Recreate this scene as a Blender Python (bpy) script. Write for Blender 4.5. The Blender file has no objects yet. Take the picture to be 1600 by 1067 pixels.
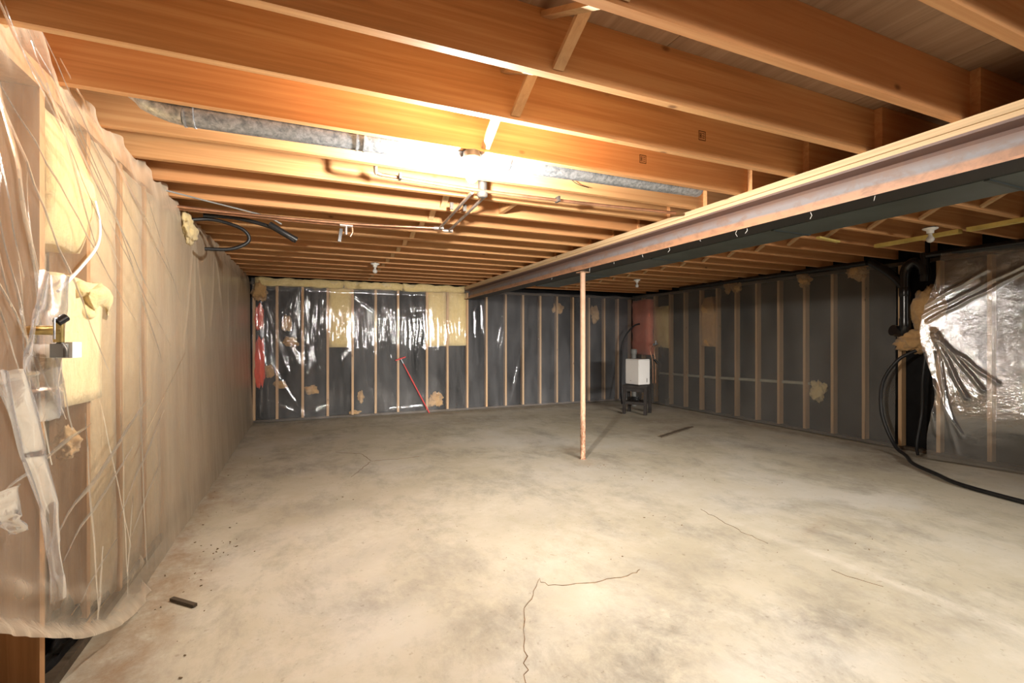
import bpy, bmesh, math, random
from mathutils import Vector, Matrix, noise

random.seed(7)
C = bpy.context.scene.collection
SC = bpy.context.scene
PI = math.pi

# ------------------------------------------------------------------ camera, world, exposure
F_PX, W_PX = 742.0, 1600.0
cd = bpy.data.cameras.new('camera')
cam = bpy.data.objects.new('camera', cd)
C.objects.link(cam)
cd.sensor_width = 36.0
cd.lens = 36.0 * F_PX / W_PX
cd.shift_y = -(530.0 - 533.5) / W_PX * -1.0
cd.clip_start = 0.03
cam.location = (0, 0, 1.35)
cam.rotation_euler = (PI / 2, 0, -math.radians(23.2))
SC.camera = cam

w = bpy.data.worlds.new('world')
SC.world = w
w.use_nodes = True
w.node_tree.nodes['Background'].inputs[0].default_value = (1.0, 0.93, 0.84, 1)
w.node_tree.nodes['Background'].inputs[1].default_value = 0.05

SC.view_settings.view_transform = 'Standard'
SC.view_settings.look = 'None'
SC.view_settings.gamma = 1.0
SC.view_settings.use_curve_mapping = False
SC.view_settings.exposure = 1.8
SC.cycles.max_bounces = 10
SC.cycles.diffuse_bounces = 6
SC.cycles.glossy_bounces = 4
SC.cycles.transparent_max_bounces = 16
SC.cycles.sample_clamp_indirect = 6.0
SC.cycles.use_denoising = True
BULB_STRENGTH = 1950.0

# unseen soft fill light, added behind the camera to brighten the room
ld = bpy.data.lights.new('added_rear_fill', 'AREA')
ld.shape = 'RECTANGLE'
ld.size, ld.size_y = 5.0, 0.5
ld.energy = 48.0
ld.spread = math.radians(40)
ld.color = (1.0, 0.94, 0.86)
lo_ = bpy.data.objects.new('added_rear_fill', ld)
C.objects.link(lo_)
lo_.location = (2.3, -4.5, 2.0)
lo_.rotation_euler = (PI / 2 - math.radians(13), 0, 0)



# ------------------------------------------------------------------ materials
def new_mat(name):
    m = bpy.data.materials.new(name)
    m.use_nodes = True
    nt = m.node_tree
    for n in list(nt.nodes):
        nt.nodes.remove(n)
    out = nt.nodes.new('ShaderNodeOutputMaterial')
    return m, nt, out


def N(nt, kind, **kw):
    n = nt.nodes.new(kind)
    for k, v in kw.items():
        if k in n.inputs.keys() if isinstance(k, str) else False:
            n.inputs[k].default_value = v
        else:
            setattr(n, k, v)
    return n


def ramp(nt, stops, interp='LINEAR'):
    r = nt.nodes.new('ShaderNodeValToRGB')
    r.color_ramp.interpolation = interp
    e = r.color_ramp.elements
    while len(e) < len(stops):
        e.new(0.5)
    for i, (p, c) in enumerate(stops):
        e[i].position = p
        e[i].color = (c[0], c[1], c[2], 1) if len(c) == 3 else c
    return r


def math_node(nt, op, a, b=None, clamp=False):
    n = nt.nodes.new('ShaderNodeMath')
    n.operation = op
    n.use_clamp = clamp
    for i, v in enumerate((a, b)):
        if v is None:
            continue
        if isinstance(v, (int, float)):
            n.inputs[i].default_value = v
        else:
            nt.links.new(v, n.inputs[i])
    return n.outputs[0]


def mixc(nt, fac, a, b, blend='MIX'):
    n = nt.nodes.new('ShaderNodeMix')
    n.data_type = 'RGBA'
    n.blend_type = blend
    for sock, v in ((n.inputs[0], fac), (n.inputs[6], a), (n.inputs[7], b)):
        if isinstance(v, (int, float)):
            sock.default_value = v
        elif isinstance(v, tuple):
            sock.default_value = (v[0], v[1], v[2], 1)
        else:
            nt.links.new(v, sock)
    return n.outputs[2]


def coords(nt, scale=(1, 1, 1), rnd=0.0):
    tc = nt.nodes.new('ShaderNodeTexCoord')
    mp = nt.nodes.new('ShaderNodeMapping')
    mp.inputs['Scale'].default_value = scale
    nt.links.new(tc.outputs['Object'], mp.inputs['Vector'])
    if rnd:
        oi = nt.nodes.new('ShaderNodeObjectInfo')
        cb = nt.nodes.new('ShaderNodeCombineXYZ')
        r = math_node(nt, 'MULTIPLY', oi.outputs['Random'], rnd)
        for i in range(3):
            nt.links.new(r, cb.inputs[i])
        nt.links.new(cb.outputs[0], mp.inputs['Location'])
    return mp.outputs[0]


def tex(nt, vec, scale, detail=4, rough=0.55, dist=0.0):
    n = nt.nodes.new('ShaderNodeTexNoise')
    n.inputs['Scale'].default_value = scale
    n.inputs['Detail'].default_value = detail
    n.inputs['Roughness'].default_value = rough
    n.inputs['Distortion'].default_value = dist
    nt.links.new(vec, n.inputs['Vector'])
    return n.outputs['Fac']


def principled(nt, out, color, rough=0.6, metal=0.0, spec=0.4, bump=None, bstr=0.2, bdist=0.01):
    p = nt.nodes.new('ShaderNodeBsdfPrincipled')
    for sock, v in ((p.inputs['Base Color'], color), (p.inputs['Roughness'], rough), (p.inputs['Metallic'], metal)):
        if isinstance(v, tuple):
            sock.default_value = (v[0], v[1], v[2], 1)
        elif isinstance(v, (int, float)):
            sock.default_value = v
        else:
            nt.links.new(v, sock)
    p.inputs['Specular IOR Level'].default_value = spec
    if bump is not None:
        b = nt.nodes.new('ShaderNodeBump')
        b.inputs['Strength'].default_value = bstr
        b.inputs['Distance'].default_value = bdist
        nt.links.new(bump, b.inputs['Height'])
        nt.links.new(b.outputs[0], p.inputs['Normal'])
    nt.links.new(p.outputs[0], out.inputs[0])
    return p


def mat_plain(name, col, rough=0.6, metal=0.0, spec=0.4, var=0.12, nscale=14.0, bstr=0.1):
    m, nt, out = new_mat(name)
    v = coords(nt, (1, 1, 1), 9.0)
    f = tex(nt, v, nscale, 4)
    dark = tuple(c * (1 - var * 2) for c in col)
    lite = tuple(min(1, c * (1 + var)) for c in col)
    r = ramp(nt, [(0.3, dark), (0.7, lite)])
    nt.links.new(f, r.inputs[0])
    principled(nt, out, r.outputs[0], rough, metal, spec, f, bstr, 0.004)
    return m


def mat_wood(name, c_lo, c_hi, axis=0, knots=True, rough=0.6, tint=0.25, redden=(0.62, 0.30, 0.13)):
    m, nt, out = new_mat(name)
    s = [34, 34, 34]
    s[axis] = 0.9
    v = coords(nt, tuple(s), 37.0)
    g = tex(nt, v, 1.0, 5, 0.6, 0.6)
    s2 = [3.2, 3.2, 3.2]
    s2[axis] = 0.35
    v2 = coords(nt, tuple(s2), 11.0)
    big = tex(nt, v2, 1.0, 2, 0.5, 0.2)
    r = ramp(nt, [(0.30, tuple(c * .72 for c in c_lo)), (0.45, c_lo), (0.68, c_hi)])
    nt.links.new(g, r.inputs[0])
    col = mixc(nt, 0.35, r.outputs[0], mixc(nt, big, tuple(c * .75 for c in c_lo), c_hi))
    oi = nt.nodes.new('ShaderNodeObjectInfo')
    rr = math_node(nt, 'MULTIPLY', oi.outputs['Random'], tint)
    col = mixc(nt, rr, col, redden)
    if knots:
        s3 = [7, 7, 7]
        s3[axis] = 3.8
        v3 = coords(nt, tuple(s3), 23.0)
        vo = nt.nodes.new('ShaderNodeTexVoronoi')
        vo.inputs['Scale'].default_value = 0.75
        nt.links.new(v3, vo.inputs['Vector'])
        kr = ramp(nt, [(0.035, (1, 1, 1)), (0.085, (0, 0, 0))])
        nt.links.new(vo.outputs['Distance'], kr.inputs[0])
        sep = nt.nodes.new('ShaderNodeSeparateColor')
        nt.links.new(vo.outputs['Color'], sep.inputs[0])
        keep = math_node(nt, 'GREATER_THAN', sep.outputs[0], 0.45)
        kf = math_node(nt, 'MULTIPLY', kr.outputs[0], keep)
        kf = math_node(nt, 'MULTIPLY', kf, 0.75)
        col = mixc(nt, kf, col, (0.12, 0.045, 0.018))
    principled(nt, out, col, rough, 0, 0.3, g, 0.08, 0.003)
    return m


def mat_insul(name, c_lo, c_hi, scale=22):
    m, nt, out = new_mat(name)
    v = coords(nt, (1, 1, 1), 5.0)
    f = tex(nt, v, scale, 8, 0.7, 0.8)
    f2 = tex(nt, v, 3.0, 3, 0.5)
    r = ramp(nt, [(0.25, c_lo), (0.75, c_hi)])
    nt.links.new(math_node(nt, 'ADD', math_node(nt, 'MULTIPLY', f, 0.6), math_node(nt, 'MULTIPLY', f2, 0.4)), r.inputs[0])
    p = principled(nt, out, r.outputs[0], 0.95, 0, 0.1, f, 0.6, 0.02)
    p.inputs['Sheen Weight'].default_value = 0.2
    return m


def mat_plastic(name, tint, haze_base, gloss_rough, bump_scale, bump_str, stretch=(1, 1, 1), gloss=1.0, dist=1.2, micro=0.0):
    """thin polythene film: clear with a milky share (attribute 'haze'), glossy by Fresnel, crinkled by bump (attribute 'crinkle')"""
    m, nt, out = new_mat(name)
    at = nt.nodes.new('ShaderNodeAttribute')
    at.attribute_name = 'haze'
    ac = nt.nodes.new('ShaderNodeAttribute')
    ac.attribute_name = 'crinkle'
    v = coords(nt, stretch)
    f = tex(nt, v, bump_scale, 5, 0.62, dist)
    rg = math_node(nt, 'ABSOLUTE', math_node(nt, 'SUBTRACT', f, 0.5))       # ridged folds
    f3 = tex(nt, coords(nt, (1, 1, 1)), bump_scale * 2.7, 3, 0.55, 2.0)
    h = math_node(nt, 'ADD', rg, math_node(nt, 'MULTIPLY', f3, 0.30 + micro))
    h = math_node(nt, 'MULTIPLY', h, ac.outputs['Fac'])
    b = nt.nodes.new('ShaderNodeBump')
    b.inputs['Strength'].default_value = bump_str
    b.inputs['Distance'].default_value = 0.03
    nt.links.new(h, b.inputs['Height'])
    tr = nt.nodes.new('ShaderNodeBsdfTransparent')
    tr.inputs[0].default_value = (0.97, 0.97, 0.96, 1)
    df = nt.nodes.new('ShaderNodeBsdfDiffuse')
    df.inputs[0].default_value = (*tint, 1)
    tl = nt.nodes.new('ShaderNodeBsdfTranslucent')
    tl.inputs[0].default_value = (*tint, 1)
    hz = nt.nodes.new('ShaderNodeMixShader')
    hz.inputs[0].default_value = 0.4
    nt.links.new(df.outputs[0], hz.inputs[1])
    nt.links.new(tl.outputs[0], hz.inputs[2])
    # film seen along a slope is crossed for longer: the clear share falls as 1 / cos
    ge = nt.nodes.new('ShaderNodeNewGeometry')
    dp = nt.nodes.new('ShaderNodeVectorMath')
    dp.operation = 'DOT_PRODUCT'
    nt.links.new(ge.outputs['Incoming'], dp.inputs[0])
    nt.links.new(ge.outputs['Normal'], dp.inputs[1])
    cosv = math_node(nt, 'MAXIMUM', math_node(nt, 'ABSOLUTE', dp.outputs['Value']), 0.16)
    clear = math_node(nt, 'SUBTRACT', 1.0, math_node(nt, 'ADD', at.outputs['Fac'], haze_base, True), True)
    clear = math_node(nt, 'POWER', clear, math_node(nt, 'DIVIDE', 1.0, cosv))
    dirt = tex(nt, v, 1.3, 4, 0.6)
    dr = ramp(nt, [(0.35, (0.82, 0.82, 0.82)), (0.7, (1, 1, 1))])
    nt.links.new(dirt, dr.inputs[0])
    clear = math_node(nt, 'MULTIPLY', clear, dr.outputs[0])
    mx = nt.nodes.new('ShaderNodeMixShader')
    nt.links.new(math_node(nt, 'SUBTRACT', 1.0, clear, True), mx.inputs[0])
    nt.links.new(tr.outputs[0], mx.inputs[1])
    nt.links.new(hz.outputs[0], mx.inputs[2])
    gl = nt.nodes.new('ShaderNodeBsdfGlossy')
    gl.inputs['Roughness'].default_value = gloss_rough
    gl.inputs[0].default_value = (1, 1, 1, 1)
    nt.links.new(b.outputs[0], gl.inputs['Normal'])
    fr = nt.nodes.new('ShaderNodeFresnel')
    fr.inputs['IOR'].default_value = 1.5
    nt.links.new(b.outputs[0], fr.inputs['Normal'])
    ff = math_node(nt, 'MULTIPLY', fr.outputs[0], 1.8 * gloss)
    ff = math_node(nt, 'MINIMUM', ff, 0.6)
    fin = nt.nodes.new('ShaderNodeMixShader')
    nt.links.new(ff, fin.inputs[0])
    nt.links.new(mx.outputs[0], fin.inputs[1])
    nt.links.new(gl.outputs[0], fin.inputs[2])
    nt.links.new(fin.outputs[0], out.inputs[0])
    return m


def mat_floor():
    m, nt, out = new_mat('concrete')
    v = coords(nt)
    a = tex(nt, v, 0.55, 6, 0.65, 0.2)
    b_ = tex(nt, v, 3.0, 8, 0.72, 0.2)
    c = tex(nt, coords(nt, (1.3, 0.8, 1)), 1.4, 9, 0.78, 0.25)
    d = tex(nt, v, 60, 4, 0.6)
    base = ramp(nt, [(0.36, (0.395, 0.355, 0.265)), (0.5, (0.455, 0.415, 0.325)), (0.64, (0.49, 0.465, 0.405))])
    nt.links.new(a, base.inputs[0])
    st = ramp(nt, [(0.48, (0, 0, 0)), (0.66, (1, 1, 1))])
    nt.links.new(c, st.inputs[0])
    col = mixc(nt, math_node(nt, 'MULTIPLY', st.outputs[0], 0.70), base.outputs[0], (0.235, 0.215, 0.175))
    lt = ramp(nt, [(0.50, (0, 0, 0)), (0.75, (1, 1, 1))])
    nt.links.new(b_, lt.inputs[0])
    col = mixc(nt, math_node(nt, 'MULTIPLY', lt.outputs[0], 0.40), col, (0.60, 0.575, 0.51))
    at = nt.nodes.new('ShaderNodeAttribute')
    at.attribute_name = 'stain'
    sep = nt.nodes.new('ShaderNodeSeparateColor')
    nt.links.new(at.outputs['Color'], sep.inputs[0])
    brk = ramp(nt, [(0.34, (0, 0, 0)), (0.72, (1, 1, 1))])
    nt.links.new(tex(nt, coords(nt, (1.2, 1, 1)), 5.0, 9, 0.80, 0.3), brk.inputs[0])
    col = mixc(nt, math_node(nt, 'MULTIPLY', sep.outputs[0], brk.outputs[0]), col, (0.19, 0.172, 0.145))     # grey smudges
    col = mixc(nt, math_node(nt, 'MULTIPLY', sep.outputs[1], brk.outputs[0]), col, (0.25, 0.155, 0.08))     # rust and earth
    col = mixc(nt, math_node(nt, 'MULTIPLY', sep.outputs[2], brk.outputs[0]), col, (0.66, 0.62, 0.54))      # pale plaster
    sp = ramp(nt, [(0.64, (1, 1, 1)), (0.72, (0.55, 0.5, 0.45))])
    nt.links.new(tex(nt, v, 26, 3, 0.6), sp.inputs[0])
    col = mixc(nt, 0.5, col, sp.outputs[0], 'MULTIPLY')
    hb = math_node(nt, 'ADD', math_node(nt, 'MULTIPLY', d, 0.3), b_)
    principled(nt, out, col, 0.72, 0, 0.25, hb, 0.12, 0.01)
    return m


def mat_steel():
    m, nt, out = new_mat('rusted_steel')
    tc = nt.nodes.new('ShaderNodeTexCoord')
    sx = nt.nodes.new('ShaderNodeSeparateXYZ')
    nt.links.new(tc.outputs['Object'], sx.inputs[0])
    z = sx.outputs['Z']                                # 0 at the soffit, 0.178 at the top
    n = tex(nt, coords(nt, (6, 0.8, 10)), 1.0, 6, 0.65, 0.5)
    n2 = tex(nt, coords(nt, (3, 2, 3)), 5.0, 5, 0.65, 0.5)
    zz = math_node(nt, 'ADD', math_node(nt, 'DIVIDE', z, 0.178), math_node(nt, 'MULTIPLY', math_node(nt, 'SUBTRACT', n, 0.5), 0.25))
    r = ramp(nt, [(0.0, (0.50, 0.26, 0.15)), (0.42, (0.47, 0.26, 0.155)), (0.50, (0.24, 0.235, 0.25)), (0.62, (0.25, 0.235, 0.24)), (0.80, (0.19, 0.125, 0.105)), (1.0, (0.15, 0.10, 0.09))])
    nt.links.new(zz, r.inputs[0])
    rr = ramp(nt, [(0.46, (0, 0, 0)), (0.66, (1, 1, 1))])
    nt.links.new(n2, rr.inputs[0])
    col = mixc(nt, math_node(nt, 'MULTIPLY', rr.outputs[0], 0.6), r.outputs[0], (0.22, 0.13, 0.09))
    soffit = math_node(nt, 'LESS_THAN', z, 0.0006)          # underside of the bottom flange is near black
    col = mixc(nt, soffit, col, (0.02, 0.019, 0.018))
    principled(nt, out, col, 0.55, 0.0, 0.5, n2, 0.15, 0.004)
    return m


def mat_post():
    m, nt, out = new_mat('primed_post_paint')
    tc = nt.nodes.new('ShaderNodeTexCoord')
    sx = nt.nodes.new('ShaderNodeSeparateXYZ')
    nt.links.new(tc.outputs['Object'], sx.inputs[0])
    n = tex(nt, coords(nt, (1, 1, 0.6)), 16, 6, 0.7, 0.6)
    r = ramp(nt, [(0.3, (0.46, 0.27, 0.17)), (0.7, (0.58, 0.38, 0.26))])
    nt.links.new(n, r.inputs[0])
    low = math_node(nt, 'SUBTRACT', 1.0, math_node(nt, 'DIVIDE', sx.outputs['Z'], 0.75), True)
    spots = ramp(nt, [(0.42, (0, 0, 0)), (0.55, (1, 1, 1))])
    nt.links.new(tex(nt, coords(nt, (1, 1, 0.5)), 34, 6, 0.7, 1.0), spots.inputs[0])
    low = math_node(nt, 'MULTIPLY', math_node(nt, 'MULTIPLY', low, 1.7, True), spots.outputs[0])
    col = mixc(nt, low, r.outputs[0], (0.20, 0.09, 0.045))
    principled(nt, out, col, 0.6, 0, 0.35, n, 0.15, 0.003)
    return m


def mat_galv():
    m, nt, out = new_mat('galvanised_steel')
    v = coords(nt, (1, 1, 1), 4.0)
    f = tex(nt, v, 38, 4, 0.7, 0.4)
    r = ramp(nt, [(0.35, (0.26, 0.29, 0.33)), (0.65, (0.62, 0.65, 0.70))])
    nt.links.new(f, r.inputs[0])
    principled(nt, out, r.outputs[0], 0.4, 0.75, 0.5, f, 0.12, 0.002)
    return m


def mat_emit(name, col, strength):
    m, nt, out = new_mat(name)
    e = nt.nodes.new('ShaderNodeEmission')
    e.inputs[0].default_value = (*col, 1)
    e.inputs[1].default_value = strength
    nt.links.new(e.outputs[0], out.inputs[0])
    return m


def mat_frost(name):
    m, nt, out = new_mat(name)
    p = principled(nt, out, (0.75, 0.74, 0.70), 0.25, 0, 0.5)
    p.inputs['Transmission Weight'].default_value = 0.3
    return m


M = {
    'joist': mat_wood('joist_fir', (0.53, 0.265, 0.105), (0.69, 0.42, 0.20), 0, tint=0.45, redden=(0.60, 0.25, 0.10)),
    'stud': mat_wood('stud_spruce', (0.50, 0.31, 0.16), (0.66, 0.46, 0.27), 2, tint=0.15),
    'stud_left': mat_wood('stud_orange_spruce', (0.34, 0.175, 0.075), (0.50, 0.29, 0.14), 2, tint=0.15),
    'plate': mat_wood('plate_spruce', (0.62, 0.44, 0.25), (0.80, 0.62, 0.40), 1, tint=0.05),
    'bridge': mat_wood('bridging_pine', (0.52, 0.34, 0.18), (0.68, 0.48, 0.27), 1, knots=False),
    'ply': mat_wood('plywood', (0.33, 0.22, 0.14), (0.46, 0.33, 0.22), 1, tint=0.2, redden=(0.28, 0.17, 0.10)),
    'rim': mat_wood('rim_board', (0.38, 0.21, 0.10), (0.5, 0.3, 0.15), 1, tint=0.2),
    'floor': mat_floor(),
    'black': mat_plain('black_damp_proof_paper', (0.008, 0.008, 0.009), 0.5, 0, 0.15, 0.3, 5.0, 0.3),
    'wallbrown': mat_plain('brown_sheathing', (0.33, 0.24, 0.15), 0.85, 0, 0.2, 0.25, 3.0, 0.3),
    'conc': mat_plain('grey_concrete', (0.36, 0.34, 0.31), 0.85, 0, 0.2, 0.2, 4.0, 0.3),
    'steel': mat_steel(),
    'post': mat_post(),
    'duct': mat_plain('dark_sheet_metal', (0.085, 0.105, 0.100), 0.42, 0.35, 0.5, 0.12, 3.0, 0.05),
    'duct_seam': mat_plain('seam_metal', (0.04, 0.05, 0.05), 0.45, 0.3, 0.5),
    'galv': mat_galv(),
    'copper': mat_plain('copper_pipe', (0.62, 0.33, 0.20), 0.32, 0.8, 0.5, 0.2, 9.0, 0.02),
    'dullcopper': mat_plain('dull_copper', (0.55, 0.47, 0.42), 0.35, 0.8, 0.5, 0.2, 9.0, 0.02),
    'brass': mat_plain('brass', (0.60, 0.45, 0.18), 0.3, 0.9, 0.5, 0.2, 20.0, 0.02),
    'abs': mat_plain('black_drain_plastic', (0.012, 0.012, 0.013), 0.22, 0, 0.5, 0.1, 5.0, 0.02),
    'rubber': mat_plain('black_rubber', (0.016, 0.016, 0.017), 0.42, 0, 0.4, 0.2, 12.0, 0.05),
    'white': mat_plain('white_enamel', (0.80, 0.79, 0.77), 0.35, 0, 0.5, 0.02, 3.0, 0.0),
    'porcelain': mat_plain('porcelain', (0.80, 0.79, 0.75), 0.25, 0, 0.5, 0.02, 3.0, 0.0),
    'charcoal': mat_plain('charcoal_plastic', (0.035, 0.03, 0.028), 0.6, 0, 0.35, 0.2, 10.0, 0.1),
    'grey': mat_plain('grey_plastic', (0.22, 0.22, 0.21), 0.5, 0, 0.4, 0.1, 8.0, 0.02),
    'darkpaint': mat_plain('dark_metal', (0.10, 0.09, 0.08), 0.5, 0.5, 0.4),
    'red': mat_plain('red_paint', (0.62, 0.05, 0.05), 0.4, 0, 0.5, 0.1, 8.0, 0.02),
    'yellowpaint': mat_plain('yellow_batten_wood', (0.66, 0.52, 0.16), 0.6, 0, 0.3, 0.12, 6.0, 0.05),
    'palepipe': mat_plain('pale_green_pipe', (0.42, 0.42, 0.34), 0.5, 0, 0.4, 0.1, 6.0, 0.02),
    'darkwood': mat_wood('dark_stick', (0.06, 0.045, 0.03), (0.11, 0.08, 0.055), 0, knots=False, tint=0.0),
    'yel': mat_insul('yellow_fibreglass', (0.60, 0.45, 0.19), (0.84, 0.70, 0.40)),
    'paleyel': mat_insul('pale_yellow_fibreglass', (0.58, 0.43, 0.19), (0.74, 0.60, 0.33)),
    'cream': mat_insul('cream_fibreglass', (0.74, 0.58, 0.31), (0.88, 0.75, 0.47)),
    'tan': mat_insul('tan_fibreglass', (0.36, 0.205, 0.085), (0.62, 0.40, 0.19)),
    'tanwall': mat_insul('tan_batt', (0.40, 0.29, 0.165), (0.58, 0.45, 0.28), 9),
    'pink': mat_insul('pink_fibreglass', (0.62, 0.13, 0.075), (0.88, 0.31, 0.20), 9),
    'redins': mat_insul('red_fibreglass', (0.72, 0.07, 0.04), (0.88, 0.16, 0.09)),
    'ink': mat_plain('stamp_ink', (0.10, 0.05, 0.03), 0.8, 0, 0.1),
    'crack': mat_plain('crack_dirt', (0.20, 0.125, 0.07), 0.95, 0, 0.05, 0.3, 40.0, 0.0),
    'debris': mat_plain('debris_dirt', (0.17, 0.11, 0.06), 0.95, 0, 0.1),
    'lint': mat_plain('white_lint', (0.80, 0.78, 0.74), 0.9, 0, 0.1),
    'bulb_lit': mat_emit('lit_bulb', (1.0, 0.94, 0.85), BULB_STRENGTH),
    'bulb_off': mat_frost('frosted_glass'),
    'film_left': mat_plastic('film_left', (0.82, 0.70, 0.54), 0.020, 0.14, 5.0, 0.35, (1, 2.0, 0.5), 0.32),
    'film_flap': mat_plastic('film_flap', (0.74, 0.73, 0.75), 0.05, 0.16, 3.0, 0.12, (1, 1.4, 0.6), 1.0),
    'film_far': mat_plastic('film_far', (0.80, 0.80, 0.82), 0.002, 0.045, 4.0, 0.28, (2.4, 1, 0.4), 0.42, 0.6, -.2),
    'film_far_clear': mat_plastic('film_far_clear', (0.75, 0.76, 0.80), 0.006, 0.05, 3.0, 0.16, (2.2, 1, 0.5), 0.36),
    'film_right': mat_plastic('film_right', (0.72, 0.71, 0.68), 0.05, 0.22, 2.5, 0.25, (1, 1.5, 0.7), 0.32),
    'film_crumple': mat_plastic('film_crumple', (0.82, 0.82, 0.82), 0.008, 0.09, 9.0, 0.25, (1, 1.3, 0.9), 3.2, 1.6, 0.3),
}


# ------------------------------------------------------------------ mesh helpers
class MB:
    """collects simple shapes into one mesh"""

    def __init__(self):
        self.v, self.f, self.sm = [], [], []

    def add(self, verts, faces, smooth=False):
        o = len(self.v)
        self.v += [tuple(p) for p in verts]
        self.f += [tuple(i + o for i in fc) for fc in faces]
        self.sm += [smooth] * len(faces)
        return self

    def box(self, lo, hi):
        x0, y0, z0 = lo
        x1, y1, z1 = hi
        v = [(x0, y0, z0), (x1, y0, z0), (x1, y1, z0), (x0, y1, z0), (x0, y0, z1), (x1, y0, z1), (x1, y1, z1), (x0, y1, z1)]
        f = [(0, 3, 2, 1), (4, 5, 6, 7), (0, 1, 5, 4), (1, 2, 6, 5), (2, 3, 7, 6), (3, 0, 4, 7)]
        return self.add(v, f)

    def bar(self, a, b, wd, th, up=(0, 0, 1), taper=0):
        """rectangular bar from a to b: wd across, th along up"""
        a, b = Vector(a), Vector(b)
        d = (b - a).normalized()
        s = d.cross(Vector(up))
        if s.length < 1e-4:
            s = d.cross(Vector((1, 0, 0)))
        s.normalize()
        u = s.cross(d).normalized()
        v = []
        for p in (a, b):
            for i, j in ((-1, -1), (1, -1), (1, 1), (-1, 1)):
                v.append(p + s * (i * wd / 2) + u * (j * th / 2))
        f = [(0, 1, 2, 3), (7, 6, 5, 4), (0, 4, 5, 1), (1, 5, 6, 2), (2, 6, 7, 3), (3, 7, 4, 0)]
        return self.add(v, f)

    def prism(self, prof, axis, a, b):
        """closed 2-D profile pushed along one axis"""
        n = len(prof)
        v = []
        for t in (a, b):
            for p, q in prof:
                v.append({0: (t, p, q), 1: (p, t, q), 2: (p, q, t)}[axis])
        f = [tuple(range(n)), tuple(range(2 * n - 1, n - 1, -1))]
        for i in range(n):
            j = (i + 1) % n
            f.append((i, i + n, j + n, j))
        return self.add(v, f)

    def tube(self, pts, r, seg=10, smooth_path=0, caps=True):
        pts = [Vector(p) for p in pts]
        if smooth_path and len(pts) > 2:
            q = []
            n = len(pts)
            for i in range(n - 1):
                p0, p1, p2, p3 = pts[max(i - 1, 0)], pts[i], pts[i + 1], pts[min(i + 2, n - 1)]
                for k in range(smooth_path):
                    t = k / smooth_path
                    q.append(0.5 * ((2 * p1) + (p2 - p0) * t + (2 * p0 - 5 * p1 + 4 * p2 - p3) * t * t + (3 * p1 - p0 - 3 * p2 + p3) * t ** 3))
            q.append(pts[-1])
            pts = q
        n = len(pts)
        rr = r if isinstance(r, (list, tuple)) else None
        v = []
        prev = None
        for i, p in enumerate(pts):
            d = (pts[min(i + 1, n - 1)] - pts[max(i - 1, 0)]).normalized()
            if prev is None:
                ref = Vector((0, 0, 1)) if abs(d.z) < 0.9 else Vector((1, 0, 0))
                s = d.cross(ref).normalized()
            else:
                s = (prev - d * prev.dot(d)).normalized()
            prev = s
            u = d.cross(s)
            rad = rr[min(len(rr) - 1, i * len(rr) // n)] if rr else r
            for k in range(seg):
                a = 2 * PI * k / seg
                v.append(p + (s * math.cos(a) + u * math.sin(a)) * rad)
        f = []
        for i in range(n - 1):
            for k in range(seg):
                k2 = (k + 1) % seg
                f.append((i * seg + k, i * seg + k2, (i + 1) * seg + k2, (i + 1) * seg + k))
        self.add(v, f, True)
        if caps:
            self.add([v[k] for k in range(seg)], [tuple(range(seg - 1, -1, -1))])
            self.add([v[(n - 1) * seg + k] for k in range(seg)], [tuple(range(seg))])
        return self

    def lathe(self, prof, c=(0, 0, 0), seg=20, axis=(0, 0, 1)):
        """profile of (radius, height) turned round an axis through c"""
        ax = Vector(axis).normalized()
        rot = Vector((0, 0, 1)).rotation_difference(ax).to_matrix()
        c = Vector(c)
        v, f = [], []
        n = len(prof)
        for r, z in prof:
            for k in range(seg):
                a = 2 * PI * k / seg
                v.append(c + rot @ Vector((r * math.cos(a), r * math.sin(a), z)))
        for i in range(n - 1):
            for k in range(seg):
                k2 = (k + 1) % seg
                f.append((i * seg + k, i * seg + k2, (i + 1) * seg + k2, (i + 1) * seg + k))
        self.add(v, f, True)
        self.add(v[:seg], [tuple(range(seg - 1, -1, -1))])
        self.add(v[-seg:], [tuple(range(seg))])
        return self

    def mesh(self, name):
        me = bpy.data.meshes.new(name)
        me.from_pydata(self.v, [], self.f)
        me.polygons.foreach_set('use_smooth', self.sm)
        me.update()
        return me


def link(name, me, m, parent=None, loc=None):
    if isinstance(me, MB):
        me = me.mesh(name)
    o = bpy.data.objects.new(name, me)
    C.objects.link(o)
    if m is not None and not me.materials:
        me.materials.append(M[m] if isinstance(m, str) else m)
    if parent:
        o.parent = parent
    if loc is not None:
        o.location = loc
    return o


def tag(o, label, cat, group=None, kind='thing'):
    o['label'] = label
    o['category'] = cat
    if kind:
        o['kind'] = kind
    if group:
        o['group'] = group
    return o


def empty(name, loc, label, cat, group=None, rz=0.0):
    o = bpy.data.objects.new(name, None)
    C.objects.link(o)
    o.location = loc
    o.rotation_euler = (0, 0, rz)
    return tag(o, label, cat, group)


def struct(name, me, m, parent=None, label=None):
    o = link(name, me, m, parent)
    if parent is None:
        o['kind'] = 'structure'
    if label:
        o['label'] = label
    return o


def copy_tree(o, parent=None):
    c = o.copy()
    C.objects.link(c)
    c.parent = parent
    for ch in list(o.children):
        copy_tree(ch, c)
    return c


def nz(x, y, z=0.0):
    return noise.noise(Vector((x, y, z)))


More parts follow.
